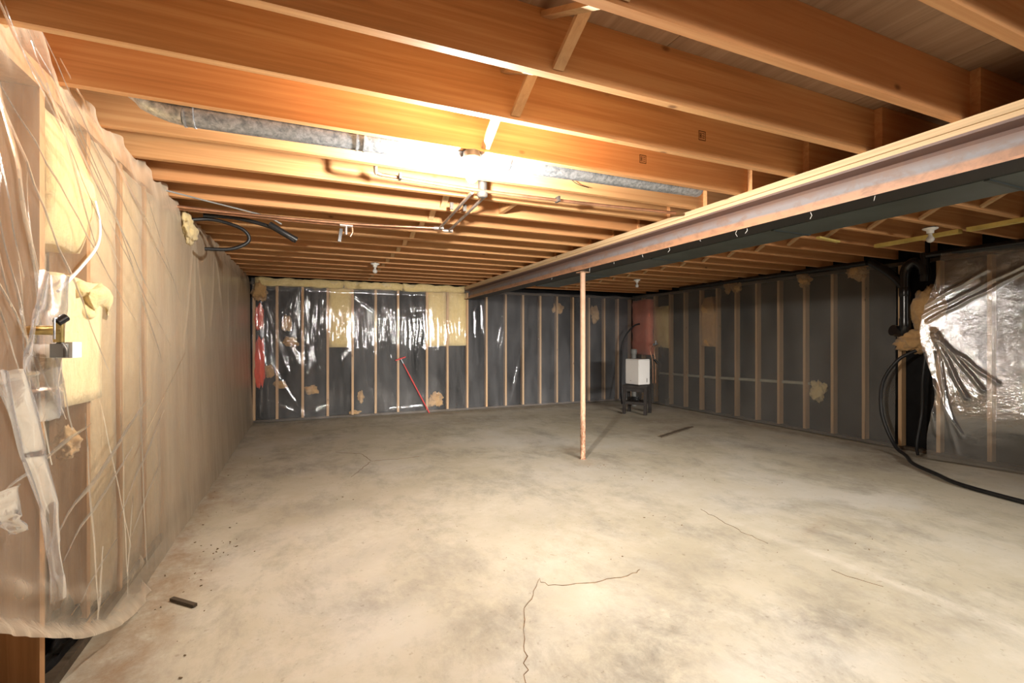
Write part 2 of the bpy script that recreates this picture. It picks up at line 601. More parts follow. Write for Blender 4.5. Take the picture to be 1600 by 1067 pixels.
def batt_mesh(name, lo, hi, amp=0.015, n=(6, 3, 14), seed=0.0, round_=0.0, shape=None):
    """soft fibreglass slab: a subdivided box with uneven faces"""
    bm = bmesh.new()
    bmesh.ops.create_cube(bm, size=1.0)
    for ax, k in enumerate(n):
        for i in range(1, k):
            t = -0.5 + i / k
            nrm = [0, 0, 0]
            nrm[ax] = 1
            co = [0, 0, 0]
            co[ax] = t
            bmesh.ops.bisect_plane(bm, geom=bm.verts[:] + bm.edges[:] + bm.faces[:], plane_co=co, plane_no=nrm)
    lo, hi = Vector(lo), Vector(hi)
    size = hi - lo
    for v in bm.verts:
        u = v.co.copy()
        p = Vector([lo[i] + (u[i] + 0.5) * size[i] for i in range(3)])
        if round_:
            e = [abs(u[i]) * 2 for i in range(3)]
            k = 1 - round_ * (max(0, e[0] + e[1] + e[2] - 1.6))
            p = (lo + hi) / 2 + (p - (lo + hi) / 2) * k
        if shape:
            p = shape(p, u)
        q = p * 7 + Vector((seed, seed * 1.7, -seed))
        d = noise.noise_vector(q) * amp + noise.noise_vector(q * 3.1) * amp * 0.4
        v.co = p + d
    me = bpy.data.meshes.new(name)
    bm.to_mesh(me)
    bm.free()
    me.polygons.foreach_set('use_smooth', [True] * len(me.polygons))
    return me


def wad_mesh(name, size, seed, rough=0.45, sub=4, fine=1.0):
    """torn lump of fibreglass"""
    bm = bmesh.new()
    bmesh.ops.create_icosphere(bm, subdivisions=sub, radius=1.0)
    for v in bm.verts:
        p = v.co.copy()
        k = 1 + rough * noise.noise(p * 1.3 + Vector((seed, 0, 0))) + rough * 0.6 * noise.noise(p * 3.4 + Vector((0, seed, 0))) + rough * fine * 0.40 * noise.noise(p * 7 + Vector((0, 0, seed))) + rough * fine * 0.22 * noise.noise(p * 17 + Vector((seed, 0, seed)))
        v.co = Vector((p.x * size[0], p.y * size[1], p.z * size[2])) * k
    me = bpy.data.meshes.new(name)
    bm.to_mesh(me)
    bm.free()
    me.polygons.foreach_set('use_smooth', [True] * len(me.polygons))
    return me


def film(name, nu, nv, fn, m, parent=None):
    """plastic sheet: fn(s, t) -> (point, haze, crinkle) for s, t in 0..1"""
    vs, hz, cr = [], [], []
    for j in range(nv + 1):
        for i in range(nu + 1):
            p, h, c = fn(i / nu, j / nv)
            vs.append(p)
            hz.append(h)
            cr.append(c)
    fs = []
    for j in range(nv):
        for i in range(nu):
            a = j * (nu + 1) + i
            fs.append((a, a + 1, a + nu + 2, a + nu + 1))
    me = bpy.data.meshes.new(name)
    me.from_pydata(vs, [], fs)
    me.polygons.foreach_set('use_smooth', [True] * len(fs))
    for nm, data in (('haze', hz), ('crinkle', cr)):
        at = me.attributes.new(nm, 'FLOAT', 'POINT')
        at.data.foreach_set('value', data)
    me.update()
    return link(name, me, m, parent)


def seg_dist(p, a, b):
    ax, ay = a
    bx, by = b
    dx, dy = bx - ax, by - ay
    L = dx * dx + dy * dy
    t = 0 if L == 0 else max(0, min(1, ((p[0] - ax) * dx + (p[1] - ay) * dy) / L))
    return math.hypot(p[0] - ax - dx * t, p[1] - ay - dy * t), t


# ------------------------------------------------------------------ the room: sizes
XL, XR, YF, YB = -0.90, 6.70, 8.68, -4.6      # stud faces: left, right, far; open rear end
ZJ, ZS = 2.35, 2.585                           # underside of joists, underside of subfloor
PITCH, J0 = 0.402, 1.18                        # joist spacing and one joist's near face
BX0, BX1, BZ = 2.735, 2.945, 2.108             # steel beam

# ------------------------------------------------------------------ floor
nx, ny = 200, 340
X0f, X1f, Y0f, Y1f = -1.05, 6.95, -4.7, 8.95
stains = [  # x, y, rx, ry, angle, r, g, b
    (-0.1, 5.4, .55, .30, .3, .55, 0, 0), (0.05, 4.0, .5, .3, .6, .35, 0, 0), (0.45, 2.6, .6, .25, .4, .5, 0, 0), (0.9, 2.15, .5, .3, .2, .55, 0, 0),
    (0.35, 3.1, .5, .16, .5, .35, 0, 0), (1.5, 1.75, .45, .3, .3, .6, 0, 0), (1.1, 1.5, .4, .3, 0, .5, 0, 0), (2.1, 2.2, .5, .25, -.3, .4, 0, 0),
    (2.3, 1.55, .5, .2, .4, .45, 0, 0), (2.5, 1.3, .5, .25, -.2, .4, 0, 0), (1.6, 3.3, .6, .25, .2, .25, 0, 0), (2.4, 7.6, 1.3, .5, 0, .45, .15, 0),
    (4.9, 5.6, .8, .35, .2, .55, .3, 0), (5.3, 6.3, .7, .3, -.2, .35, .5, 0), (5.2, 4.1, .25, .7, .5, .5, 0, 0), (4.6, 4.9, .5, .25, 0, .3, .2, 0),
    (-.78, 4.2, .10, 2.2, 0, .2, .75, 0), (-.70, 3.0, .16, .7, 0, .2, .8, 0), (-.62, 3.3, .12, .3, .4, .2, .7, 0), (-.6, 4.6, .1, .3, .5, .1, .6, 0),
    (-.75, 2.2, .22, .7, 0, .3, .9, 0), (1.6, 8.5, 2.6, .18, 0, .5, .4, 0), (4.6, 8.5, 2.0, .2, 0, .4, .5, 0), (6.45, 5.5, .2, 3.0, 0, .5, .4, 0),
    (2.98, 5.0, .18, .25, 0, 0, .7, 0), (2.85, 4.45, .3, .12, 0, 0, .55, 0), (5.9, 3.2, .8, .5, 0, .5, .2, 0), (3.4, 2.3, .35, .06, .3, 0, .5, 0),
    (0.9, 3.6, 1.1, .7, .1, 0, 0, .5), (1.6, 2.7, .8, .5, .2, 0, 0, .55), (2.2, 3.5, .9, .5, 0, 0, 0, .4), (3.0, 1.6, .07, 1.4, .1, 0, 0, .8),
    (0.2, 3.4, .5, .8, 0, 0, 0, .4), (1.4, 2.1, .3, .2, 0, 0, 0, .6), (3.1, 3.3, .8, .6, .4, 0, 0, .25), (0.2, 2.2, .5, .3, .2, 0, 0, .35),
]
vs, cols = [], []
for j in range(ny + 1):
    for i in range(nx + 1):
        x = X0f + (X1f - X0f) * i / nx
        y = Y0f + (Y1f - Y0f) * j / ny
        vs.append((x, y, 0.004 * nz(x * .5, y * .5) - 0.004))
        c = [0.0, 0.0, 0.0]
        for sx_, sy_, rx, ry, an, r_, g_, b_ in stains:
            dx, dy = x - sx_, y - sy_
            if abs(dx) > 2 * max(rx, ry) or abs(dy) > 2 * max(rx, ry):
                continue
            ca, sa = math.cos(an), math.sin(an)
            u, v_ = (dx * ca + dy * sa) / rx, (-dx * sa + dy * ca) / ry
            g = math.exp(-(u * u + v_ * v_) * 1.6)
            c[0] += 1.7 * r_ * g
            c[1] += 1.2 * g_ * g
            c[2] += b_ * g
        cols += [min(1, c[0]), min(1, c[1]), min(1, c[2]), 1.0]
fs = []
for j in range(ny):
    for i in range(nx):
        a = j * (nx + 1) + i
        fs.append((a, a + 1, a + nx + 2, a + nx + 1))
me = bpy.data.meshes.new('floor')
me.from_pydata(vs, [], fs)
at = me.color_attributes.new('stain', 'FLOAT_COLOR', 'POINT')
at.data.foreach_set('color', cols)
me.polygons.foreach_set('use_smooth', [True] * len(fs))
floor = struct('floor', me, 'floor', label='stained bare concrete slab with hairline cracks')


def crack(pts, w0, seed):
    """narrow jagged strip lying in the slab's surface"""
    rnd = random.Random(seed)
    q = []
    for a, b in zip(pts, pts[1:]):
        n = max(3, int(math.dist(a, b) / 0.035))
        for k in range(n):
            t = k / n
            q.append((a[0] + (b[0] - a[0]) * t + rnd.uniform(-.010, .010), a[1] + (b[1] - a[1]) * t + rnd.uniform(-.010, .010)))
    q.append(pts[-1])
    v, f = [], []
    for i, p in enumerate(q):
        a, b = q[max(i - 1, 0)], q[min(i + 1, len(q) - 1)]
        d = Vector((b[0] - a[0], b[1] - a[1])).normalized()
        wd = .55 * w0 * rnd.uniform(.35, 1.0) * (1 - .6 * abs(2 * i / (len(q) - 1) - 1))
        z = 0.004 * nz(p[0] * .5, p[1] * .5) - 0.004
        v += [(p[0] - d.y * wd, p[1] + d.x * wd, z + .0022), (p[0] + d.y * wd, p[1] - d.x * wd, z + .0022), (p[0], p[1], z - .003)]
    for i in range(len(q) - 1):
        a = 3 * i
        f += [(a, a + 1, a + 4, a + 3), (a + 1, a + 2, a + 5, a + 4), (a + 2, a, a + 3, a + 5)]
    link('crack', MB().add(v, f), 'crack', floor)


crack([(.70, 1.45), (.787, 1.696), (.912, 1.978), (.978, 2.145), (1.086, 2.259), (1.191, 2.396)], .0055, 1)
crack([(1.191, 2.396), (1.205, 2.322), (1.354, 2.265), (1.549, 2.243), (1.722, 2.24), (1.79, 2.268)], .0055, 2)
crack([(.303, 6.062), (.575, 5.842), (.64, 5.462), (.916, 5.435), (1.173, 5.453)], .007, 3)
crack([(.64, 5.462), (.52, 5.2), (.381, 4.906)], .006, 4)
crack([(2.87, 2.882), (2.804, 2.431), (2.802, 2.226)], .003, 5)
crack([(2.819, 1.819), (2.85, 1.7), (2.894, 1.59)], .004, 6)

# ------------------------------------------------------------------ ceiling: subfloor panels, joists, bridging
ceiling = struct('ceiling', MB().box((-1.05, YB, ZS + .017), (6.95, 8.95, ZS + .03)), 'ply', label='wooden floor deck above the open joists')
pm = MB().box((.0015, .0015, 0), (1.2185, 2.4365, .016)).mesh('plywood_panel')
pm.materials.append(M['ply'])
for i in range(7):
    for j in range(7):
        x0 = -1.05 + 1.22 * i
        y0 = YB - (1.22 if i % 2 else 0) + 2.44 * j
        if x0 > 6.9 or y0 > 8.9:
            continue
        link('plywood_panel', pm, None, ceiling, (x0, y0, ZS))

rndj = random.Random(3)
jl = MB().box((0, 0, 0), (3.93, .038, ZS - ZJ - .001)).mesh('floor_joist')
jl.materials.append(M['joist'])
jr = MB().box((0, 0, 0), (3.98, .038, ZS - ZJ - .001)).mesh('floor_joist')
jr.materials.append(M['joist'])
joists = {}
KS = range(-14, 19)
for k in KS:
    y = J0 + PITCH * k
    joists[k] = link('floor_joist', jl, None, ceiling, (-1.0, y, ZJ))
    if y > -9:
        link('floor_joist', jr, None, ceiling, (2.80, y - .0385, ZJ))


def bridging(x, ya, yb, flip):
    """one slanting strut from the top of one joist to the foot of the next"""
    z0, z1 = (ZJ + .022, ZS - .025) if not flip else (ZS - .025, ZJ + .022)
    b = MB()
    b.bar((x + (.025 if flip else -.025), ya + .002, z0), (x + (.025 if flip else -.025), yb - .002, z1), .044, .019)
    link('bridging_strut', b, 'bridge', ceiling)


for k in KS:
    if k == 18:
        continue
    ya, yb = J0 + PITCH * k + .038, J0 + PITCH * (k + 1)
    xs = .84 if k < 3 else .93
    if k not in (3, 4):
        bridging(xs, ya, yb, False)
        bridging(xs, ya, yb, True)
    if ya > 0:
        bridging(4.75, ya - .0385, yb - .0385, False)
        bridging(4.75, ya - .0385, yb - .0385, True)
# short blocking between joists right of the lamp, over the pipes
for x in (1.42,):
    ya, yb = J0 + PITCH * 5 + .038, J0 + PITCH * 6
    link('joist_blocking', MB().box((x, ya, ZJ + .02), (x + .038, yb, ZS - .002)), 'joist', ceiling)

# inked grade stamps on two joist faces (framed blocks of illegible bars)
for k, xx in ((2, 2.06), (3, 1.98)):
    g = MB()
    for (a, b_, c_, d_) in ((0, .05, 0, .003), (0, .05, .037, .04), (0, .003, 0, .04), (.047, .05, 0, .04), (.008, .012, .008, .032), (.016, .02, .008, .032),
                            (.012, .016, .018, .021), (.026, .042, .010, .013), (.026, .042, .019, .022), (.026, .042, .028, .031)):
        g.box((xx + a - .1 + 1.0, -.0012, .09 + c_ * 1.3), (xx + b_ - .1 + 1.0, .0005, .09 + d_ * 1.3))
    link('grade_stamp', g, 'ink', joists[k])

# ------------------------------------------------------------------ walls
wall_left = struct('wall_left', MB().box((-1.10, YB, 0), (-1.04, 8.95, ZS)), 'wallbrown', label='framed left wall backed with brown sheathing')
link('bottom_plate', MB().box((-1.03, YB, 0), (XL, 8.72, .038)), 'darkwood', wall_left)
link('top_plate', MB().box((-1.03, YB, ZJ - .078), (XL, 8.72, ZJ - .002)), 'stud_left', wall_left)
link('rim_board', MB().box((-1.038, YB, ZJ), (-1.001, 8.75, ZS - .002)), 'rim', wall_left)
sm_l = MB().box((0, 0, 0), (.128, .038, ZJ - .12)).mesh('stud')
sm_l.materials.append(M['stud_left'])
LEFT_STUDS = [2.272 + .402 * k for k in range(-17, 16)]
for y in LEFT_STUDS:
    if -4.5 < y < 8.6:
        link('stud', sm_l, None, wall_left, (-1.03, y, .039))

wall_far = struct('wall_back', MB().box((-1.10, 8.80, 0), (6.95, 8.95, ZS)), 'black', label='far foundation wall faced with black damp-proofing paper')
link('bottom_plate', MB().box((-.88, YF, 0), (XR, YF + .089, .038)), 'darkwood', wall_far)
link('top_plate', MB().box((-.88, YF, 2.24), (XR, YF + .089, 2.278)), 'darkwood', wall_far)
sm_f = MB().box((0, 0, 0), (.038, .089, 2.20)).mesh('stud')
sm_f.materials.append(M['stud'])
FAR = [-.808, -.474, -.089, .302, .707, 1.096, 1.488, 2.014, 2.404, 2.795, 3.186, 3.591, 3.967, 4.355, 4.741, 5.124, 5.518, 5.908, 6.26, 6.60]
for x in FAR:
    link('stud', sm_f, None, wall_far, (x - .019, YF + .0005, .0385))

wall_right = struct('wall_right', MB().box((6.80, YB, 0), (6.95, 8.80, ZS)), 'black', label='right foundation wall faced with black damp-proofing paper')
link('bottom_plate', MB().box((XR, YB, 0), (XR + .089, YF, .038)), 'darkwood', wall_right)
link('top_plate', MB().box((XR, YB, 2.26), (XR + .089, YF, 2.298)), 'darkwood', wall_right)
sm_r = MB().box((0, 0, 0), (.089, .038, 2.22)).mesh('stud')
sm_r.materials.append(M['stud'])
RIGHT = [8.42, 8.02, 7.562, 7.153, 6.744, 6.359, 5.951, 5.541, 5.146, 4.726, 4.322, 3.916, 3.497, 3.109, 2.659, 2.26, 1.85, 1.45, 1.05, .65]
for y in RIGHT:
    link('stud', sm_r, None, wall_right, (XR + .0005, y - .019, .0385))

struct('wall_front', MB().box((-1.10, YB - .15, 0), (6.95, YB - .01, ZS)), 'conc', label='grey concrete wall behind the viewpoint')


struct('fill_light_blocker', MB().box((-1.04, -.42, 0), (.9, -.30, ZJ - .002)), 'conc', label='unseen grey slab added to keep the fill light off the left wall')  # out-of-view slab added to shade the left studs from the rear fill

# ------------------------------------------------------------------ steel beam, wooden plates on it, post
tf, tw, hh = .013, .010, .178
bw = BX1 - BX0
cx = bw / 2
prof = [(0, 0), (bw, 0), (bw, tf), (cx + tw / 2 + .012, tf + .006), (cx + tw / 2, tf + .022), (cx + tw / 2, hh - tf - .022), (cx + tw / 2 + .012, hh - tf - .006), (bw, hh - tf), (bw, hh),
        (0, hh), (0, hh - tf), (cx - tw / 2 - .012, hh - tf - .006), (cx - tw / 2, hh - tf - .022), (cx - tw / 2, tf + .022), (cx - tw / 2 - .012, tf + .006), (0, tf)]
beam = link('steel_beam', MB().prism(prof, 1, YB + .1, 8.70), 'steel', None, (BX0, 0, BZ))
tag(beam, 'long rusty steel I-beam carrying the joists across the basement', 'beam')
z1 = BZ + hh
for (za, zb, off, lab) in ((z1 + .0005, z1 + .026, .012, 'thin wooden packing board lying directly on the steel beam'), (z1 + .0265, ZJ - .0008, 0, 'upper pale wooden plate on the steel beam under the joist ends')):
    tag(link('sill_board', MB().box((BX0 + off - .004, YB + .1, za), (BX1, 8.69, zb)), 'plate'), lab, 'board', 'boards on the steel beam')

post = empty('support_post', (2.845, 4.61, 0), 'slim rust-stained steel post under the beam in mid floor', 'post')
link('pipe_shaft', MB().lathe([(.029, .006), (.029, .7), (.029, BZ - .009)], seg=20), 'post', post)
link('top_plate', MB().box((-.06, -.05, BZ - .009), (.06, .05, BZ - .001)), 'post', post)
link('base_plate', MB().lathe([(.036, .0), (.036, .006)], seg=16), 'post', post)

# ------------------------------------------------------------------ dark rectangular duct beside the beam
duct = empty('rectangular_duct', (3.14, 0, 2.105), 'dark green-grey sheet metal duct running along the steel beam', 'duct')
seams = [-4.2, -2.8, -1.5, -.1, 1.18, 2.31, 3.57, 4.80, 6.03]
for a, b in zip(seams, seams[1:]):
    link('duct_section', MB().box((-.185, a + .002, 0), (.185, b - .002, .225)), 'duct', duct)
for s in seams[1:]:
    c = MB().box((-.187, s - .009, -.006), (.187, s + .009, .0)).box((-.191, s - .011, -.006), (-.185, s + .011, .05)).box((.185, s - .011, -.006), (.191, s + .011, .05))
    link('drive_cleat', c, 'duct_seam', duct)


# ------------------------------------------------------------------ lamps
def lamp(x, y, lit, label):
    o = empty('lamp_holder', (x, y, ZJ), label, 'ceiling lamp', 'keyless lamp holders on the joists')
    if lit:
        link('junction_box', MB().lathe([(.048, -.038), (.048, -.003)], seg=8), 'darkpaint', o)
        z = -.038
    else:
        link('junction_box', MB().lathe([(.045, -.012), (.045, -.001)], seg=8), 'darkpaint', o)
        z = -.012
    link('porcelain_base', MB().lathe([(.02, z - .046), (.026, z - .044), (.028, z - .022), (.045, z - .014), (.057, z - .006), (.057, z)], seg=24), 'porcelain', o)
    prof = []
    for i in range(13):
        a = PI * i / 12 * .80
        prof.append((max(.001, .030 * math.sin(a)), -.030 * math.cos(a)))
    prof += [(.015, .040), (.013, .052)]
    bz = z - .098
    link('bulb', MB().lathe([(r, h + bz) for r, h in prof], seg=24), 'bulb_lit' if lit else 'bulb_off', o)
    return o


lamp(.80, 2.41, True, 'glowing bare bulb in a porcelain holder under the joist, the only lit lamp')
lamp(.80, 6.415, False, 'unlit bulb in white holder over the black far wall, left of the beam')
lamp(5.02, 6.44, False, 'unlit bulb in white holder above the dehumidifier corner')
lamp(5.09, 2.42, False, 'unlit bulb in white holder beside the yellow batten')

# ------------------------------------------------------------------ round galvanised duct between the joists
rd = empty('round_duct', (0, 0, 0), 'galvanised round metal duct slung between joists left of the lit bulb', 'duct')
rp = [(-.50, 2.495, 2.352), (.22, 2.492, 2.358), (1.0, 2.490, 2.366), (2.45, 2.487, 2.385)]
for a, b in zip(rp, rp[1:]):
    link('pipe_section', MB().tube([a, b], .060, 24), 'galv', rd)
for i, p in enumerate(rp[:3]):
    for dx in (.0, .035):
        link('collar', MB().tube([(p[0] + dx - .004, p[1], p[2]), (p[0] + dx + .004, p[1], p[2])], .0635, 24), 'galv', rd)
link('reducing_elbow', MB().tube([(-.50, 2.495, 2.352), (-.60, 2.50, 2.372), (-.69, 2.505, 2.43), (-.73, 2.51, 2.54)], [.058, .055, .045, .04], 20, 5), 'galv', rd)

# grey capped stub by the bulb
st = empty('capped_pipe_stub', (1.06, 2.97, 2.30), 'grey round pipe cap hanging beside the copper pipes near the lit bulb', 'pipe')
link('cap', MB().lathe([(.020, -.012), (.034, -.006), (.036, .02)], seg=20), 'darkpaint', st)
link('pipe', MB().lathe([(.030, .02), (.030, .26)], seg=16), 'darkpaint', st)

# ------------------------------------------------------------------ copper plumbing
p1 = empty('copper_pipe', (0, 0, 0), 'copper pipe with upturned elbow crossing right under the joists from the lit bulb', 'pipe', 'copper pipes under the joists')
link('pipe_run', MB().tube([(.40, 2.90, 2.328), (1.0, 2.95, 2.327), (1.75, 2.94, 2.328), (2.62, 2.89, 2.330)], .011, 10, 4), 'copper', p1)
link('elbow', MB().tube([(.365, 2.90, 2.56), (.365, 2.90, 2.355), (.373, 2.90, 2.336), (.40, 2.90, 2.328)], .012, 10, 4), 'dullcopper', p1)
link('strap', MB().box((.50, 2.875, 2.313), (.515, 2.925, 2.349)), 'darkpaint', p1)
link('strap', MB().box((1.60, 2.91, 2.312), (1.615, 2.965, 2.349)), 'darkpaint', p1)
for i, (yy, zz, ex, lab) in enumerate(((4.18, 2.315, 1.05, 'nearer copper pipe of the pair leaving the left wall under the joists'), (4.235, 2.312, 1.15, 'farther copper pipe of the pair leaving the left wall under the joists'))):
    p = empty('copper_pipe', (0, 0, 0), lab, 'pipe', 'copper pipes under the joists')
    link('pipe_run', MB().tube([(-.93, yy - .06, zz), (-.5, yy - .01, zz), (.3, yy, zz), (ex, yy - .14, zz)], .011, 10, 4), 'copper', p)
    link('pipe_branch', MB().tube([(ex - .005, yy - .14, zz), (ex - .03, 3.5, zz + .004), (ex - .055, 2.99, zz + .006)], .0115, 10, 4), 'dullcopper', p)
    link('tee_fitting', MB().tube([(ex - .05, yy - .13, zz), (ex + .03, yy - .145, zz)], .017, 12).tube([(ex, yy - .14, zz), (ex, yy - .20, zz)], .016, 12), 'dullcopper', p)
    link('strap', MB().box((.95 + .1 * i, 3.36, zz - .015), (.975 + .1 * i, 3.375, zz + .034)), 'darkpaint', p)
vv = empty('stop_valve', (.29, 4.20, 2.30), 'small shut-off valve with black lever hanging from the copper pipe pair', 'valve')
link('body', MB().tube([(0, 0, .0), (0, 0, -.075)], .013, 12).tube([(-.05, 0, .003), (.05, 0, .003)], .0165, 12), 'dullcopper', vv)
link('lever', MB().bar((-.04, -.01, -.03), (-.055, -.012, -.14), .016, .024), 'abs', vv)
link('outlet', MB().tube([(.045, .0, 0), (.05, .0, -.05), (.03, 0, -.09)], .011, 10, 3), 'copper', vv)

cab = empty('cable_bundle', (-.55, 4.3, 2.25), 'tangle of black cables looped by the copper pipes at the left wall top', 'cable')
for pts, r in (([(-.30, .05, .02), (-.15, .10, .05), (.05, .12, .0), (.10, .14, -.09), (-.02, .12, -.17), (-.2, .08, -.19)], .014),
               ([(-.20, .02, .06), (.0, .05, .07), (.20, .02, .03), (.34, .0, -.02), (.44, .0, -.09)], .016),
               ([(.26, .0, .03), (.36, .0, -.03), (.46, .02, -.08)], .026)):
    link('cable', MB().tube(pts, r, 8, 5), 'rubber', cab)
tag(link('grey_cable', MB().tube([(-.93, 3.78, 2.345), (-.7, 3.95, 2.338), (-.45, 4.15, 2.336), (-.30, 4.22, 2.32), (-.20, 4.26, 2.28)], .006, 8, 5), 'grey'),
    'thin grey cable arching out of the left wall above the copper pipes', 'cable')
tag(link('loose_wire', MB().tube([(2.05, 2.775, 2.50), (1.75, 2.772, 2.475), (1.62, 2.77, 2.44), (1.66, 2.772, 2.40), (1.76, 2.776, 2.385)], .0022, 6, 6), 'rubber'),
    'thin dark wire curling across a bright joist face right of the bulb', 'wire')

# ------------------------------------------------------------------ insulation on the far wall
def batt(lo, hi, m, label, group=None, amp=.012, n=(5, 3, 12), seed=0.0, cat='insulation', round_=0.0, shape=None, name='insulation_batt'):
    return tag(link(name, batt_mesh(name, lo, hi, amp, n, seed, round_, shape), m), label, cat, group)


G = 'yellow batts in the far wall'
batt((.325, 8.700, 1.21), (.685, 8.79, 2.235), 'yel', 'yellow insulation batt alone in its bay, left on the black far wall', G, seed=1)
batt((2.036, 8.700, 1.22), (2.382, 8.79, 2.235), 'yel', 'left one of the two adjoining yellow batts on the far wall', G, seed=2)
batt((2.426, 8.700, 1.23), (2.773, 8.79, 2.235), 'yel', 'right one of the two adjoining yellow batts, under the beam end', G, seed=3)
for i, (a, b, lab) in enumerate(((-.80, .55, 'loose yellow insulation roll along the far wall top near the left corner'), (.56, 1.55, 'middle loose yellow insulation roll along the far wall top'),
                                 (1.56, 2.72, 'loose yellow insulation roll along the far wall top next to the beam'))):
    batt((a, 8.61, 2.225), (b, 8.79, 2.345), 'yel', lab, 'insulation rolls along the far wall top', .03, (18, 3, 3), 5 + i)
scr = [((-.42, .60), (.11, .07), 'tan', 'tan insulation scrap stuck low in the second bay of the far wall'), ((.05, .49), (.12, .09), 'tan', 'tan insulation scrap stuck low in the third bay of the far wall'),
       ((-.27, 1.30), (.12, .09), 'tan', 'tan insulation scrap at mid height in the far wall, left part'), ((-.33, 1.62), (.09, .16), 'tan', 'long tan insulation shred high in the second bay of the far wall'),
       ((.85, .34), (.06, .12), 'tan', 'tan insulation scrap low on the far wall right of the lone yellow batt'), ((2.19, .22), (.14, .16), 'tan', 'tan insulation heap at the foot of the red rod'),
       ((4.80, 1.99), (.16, .11), 'tan', 'tan insulation tuft hanging high on the far wall left of the post'), ((5.70, 1.90), (.12, .20), 'tan', 'reddish tan insulation tuft high on the far wall right of the post'),
       ((-.60, .82), (.08, .12), 'tan', 'tan insulation scrap beside the first stud of the far wall'), ((.75, .06), (.1, .05), 'tan', 'tan insulation crumb on the floor plate of the far wall')]
for i, ((x, z), (sx_, sz_), m, lab) in enumerate(scr):
    o = tag(link('insulation_scrap', wad_mesh('insulation_scrap', (sx_ * .8, .03, sz_ * .8), i * 3.1, .6), m, None, (x, 8.755, z)), lab, 'insulation', 'insulation scraps on the far wall')
tag(link('insulation_wad', wad_mesh('insulation_wad', (.11, .06, .16), 41.0, .5), 'tan', None, (-.72, 8.66, 2.14)), 'tan insulation wad at the top left corner of the far wall', 'insulation')

# red insulation in the left far corner
tag(link('red_insulation', wad_mesh('red_insulation', (.065, .035, .20), 11.0, .35), 'redins', None, (-.735, 8.70, 1.70)), 'bright red insulation wad, upper one in the left far corner', 'insulation', 'red insulation pieces')
tag(link('red_insulation', wad_mesh('red_insulation', (.075, .035, .40), 17.0, .35), 'redins', None, (-.725, 8.70, .98)), 'bright red insulation strip, lower one in the left far corner', 'insulation', 'red insulation pieces')

# red rod leaning behind the film
rod = empty('red_rod', (2.02, 8.55, .012), 'thin red rod with a cross handle leaning on the far wall', 'rod')
link('shaft', MB().tube([(0, -.02, 0), (-.46, .020, .90)], .011, 8), 'red', rod)
link('tip', MB().tube([(-.46, .020, .90), (-.50, .024, .985)], .010, 8), 'galv', rod)
link('cross_handle', MB().tube([(-.60, .024, .96), (-.42, .024, 1.02)], .012, 8), 'red', rod)

# ------------------------------------------------------------------ insulation and fittings, right wall
batt((6.60, 8.05, 1.02), (6.71, 8.62, 2.20), 'pink', 'pink insulation batt in the corner behind the dehumidifier', None, .02, (3, 8, 14), 31)
batt((6.70, 7.590, 1.18), (6.79, 8.000, 2.03), 'yel', 'yellow batt in the right wall next to the pink batt', 'batts in the right wall', .02, (3, 6, 12), 32)


def taper(p, u):
    p.y += (u.z + .5) * -.02
    if u.z > .1:
        p.y = 6.55 + (p.y - 6.55) * (1 - (u.z - .1) * 1.1)
    return p


batt((6.675, 6.39, 1.22), (6.79, 6.72, 2.12), 'tan', 'orange tan torn batt between studs of the right wall', 'batts in the right wall', .03, (3, 6, 12), 33, shape=taper)
tag(link('insulation_scrap', wad_mesh('insulation_scrap', (.03, .10, .15), 51.0, .6), 'yel', None, (6.765, 4.57, .60)), 'yellow insulation scrap at the end of the pale pipe', 'insulation')
for i, (y, z, s) in enumerate(((5.93, 2.24, .10), (4.72, 2.22, .10), (3.98, 2.24, .12), (6.1, 2.25, .07))):
    tag(link('insulation_scrap', wad_mesh('insulation_scrap', (.04, s, .09), 60.0 + i, .6), 'tan', None, (6.70, y, z)),
        ['tan tuft at the right wall top above the torn batt', 'tan tuft at the right wall top in mid wall', 'tan tuft at the right wall top left of the drain branch', 'small tan tuft at the right wall top beside the larger one'][i], 'insulation', 'tufts along the right wall top')
tag(link('pale_pipe', MB().tube([(6.778, 8.05, .64), (6.778, 6.5, .655), (6.778, 4.68, .70)], .024, 10), 'palepipe'), 'pale horizontal pipe behind the film low on the right wall', 'pipe')

# step stool with the dehumidifier on it
stool = empty('step_stool', (5.50, 7.06, 0), 'dark two-step stool standing under the white dehumidifier', 'stool', rz=-math.radians(53))
for x in (-.19, .19):
    link('leg', MB().bar((x, -.15, 0), (x, -.12, .50), .05, .05, (0, 1, 0)), 'charcoal', stool)
    link('leg', MB().bar((x, .19, 0), (x, .14, .50), .05, .05, (0, 1, 0)), 'charcoal', stool)
link('top_step', MB().box((-.225, -.17, .470), (.225, .19, .515)), 'charcoal', stool)
link('lower_step', MB().box((-.175, -.18, .175), (.175, .08, .228)), 'charcoal', stool)
link('apron', MB().box((-.175, -.13, .405), (.175, -.11, .469)), 'charcoal', stool)
dh = empty('dehumidifier', (5.55, 7.10, .515), 'white boxy dehumidifier sitting on the dark stool', 'dehumidifier', rz=math.radians(7))
bm = bmesh.new()
bmesh.ops.create_cube(bm, size=1.0)
bmesh.ops.scale(bm, vec=(.28, .34, .455), verts=bm.verts)
bmesh.ops.bevel(bm, geom=bm.edges[:], offset=.009, segments=2, affect='EDGES')
bmesh.ops.translate(bm, vec=(0, 0, .2455), verts=bm.verts)
mb = bpy.data.meshes.new('body')
bm.to_mesh(mb)
bm.free()
link('body', mb, 'white', dh)
link('base_tray', MB().box((-.13, -.16, 0.001), (.13, .16, .02)), 'charcoal', dh)
link('level_window', MB().box((.055, -.1725, .055), (.067, -.168, .13)), 'charcoal', dh)
link('latch', MB().box((-.1425, .02, .075), (-.138, .045, .085)), 'grey', dh)
link('lid_line', MB().box((-.141, -.171, .455), (.141, .171, .458)), 'grey', dh)
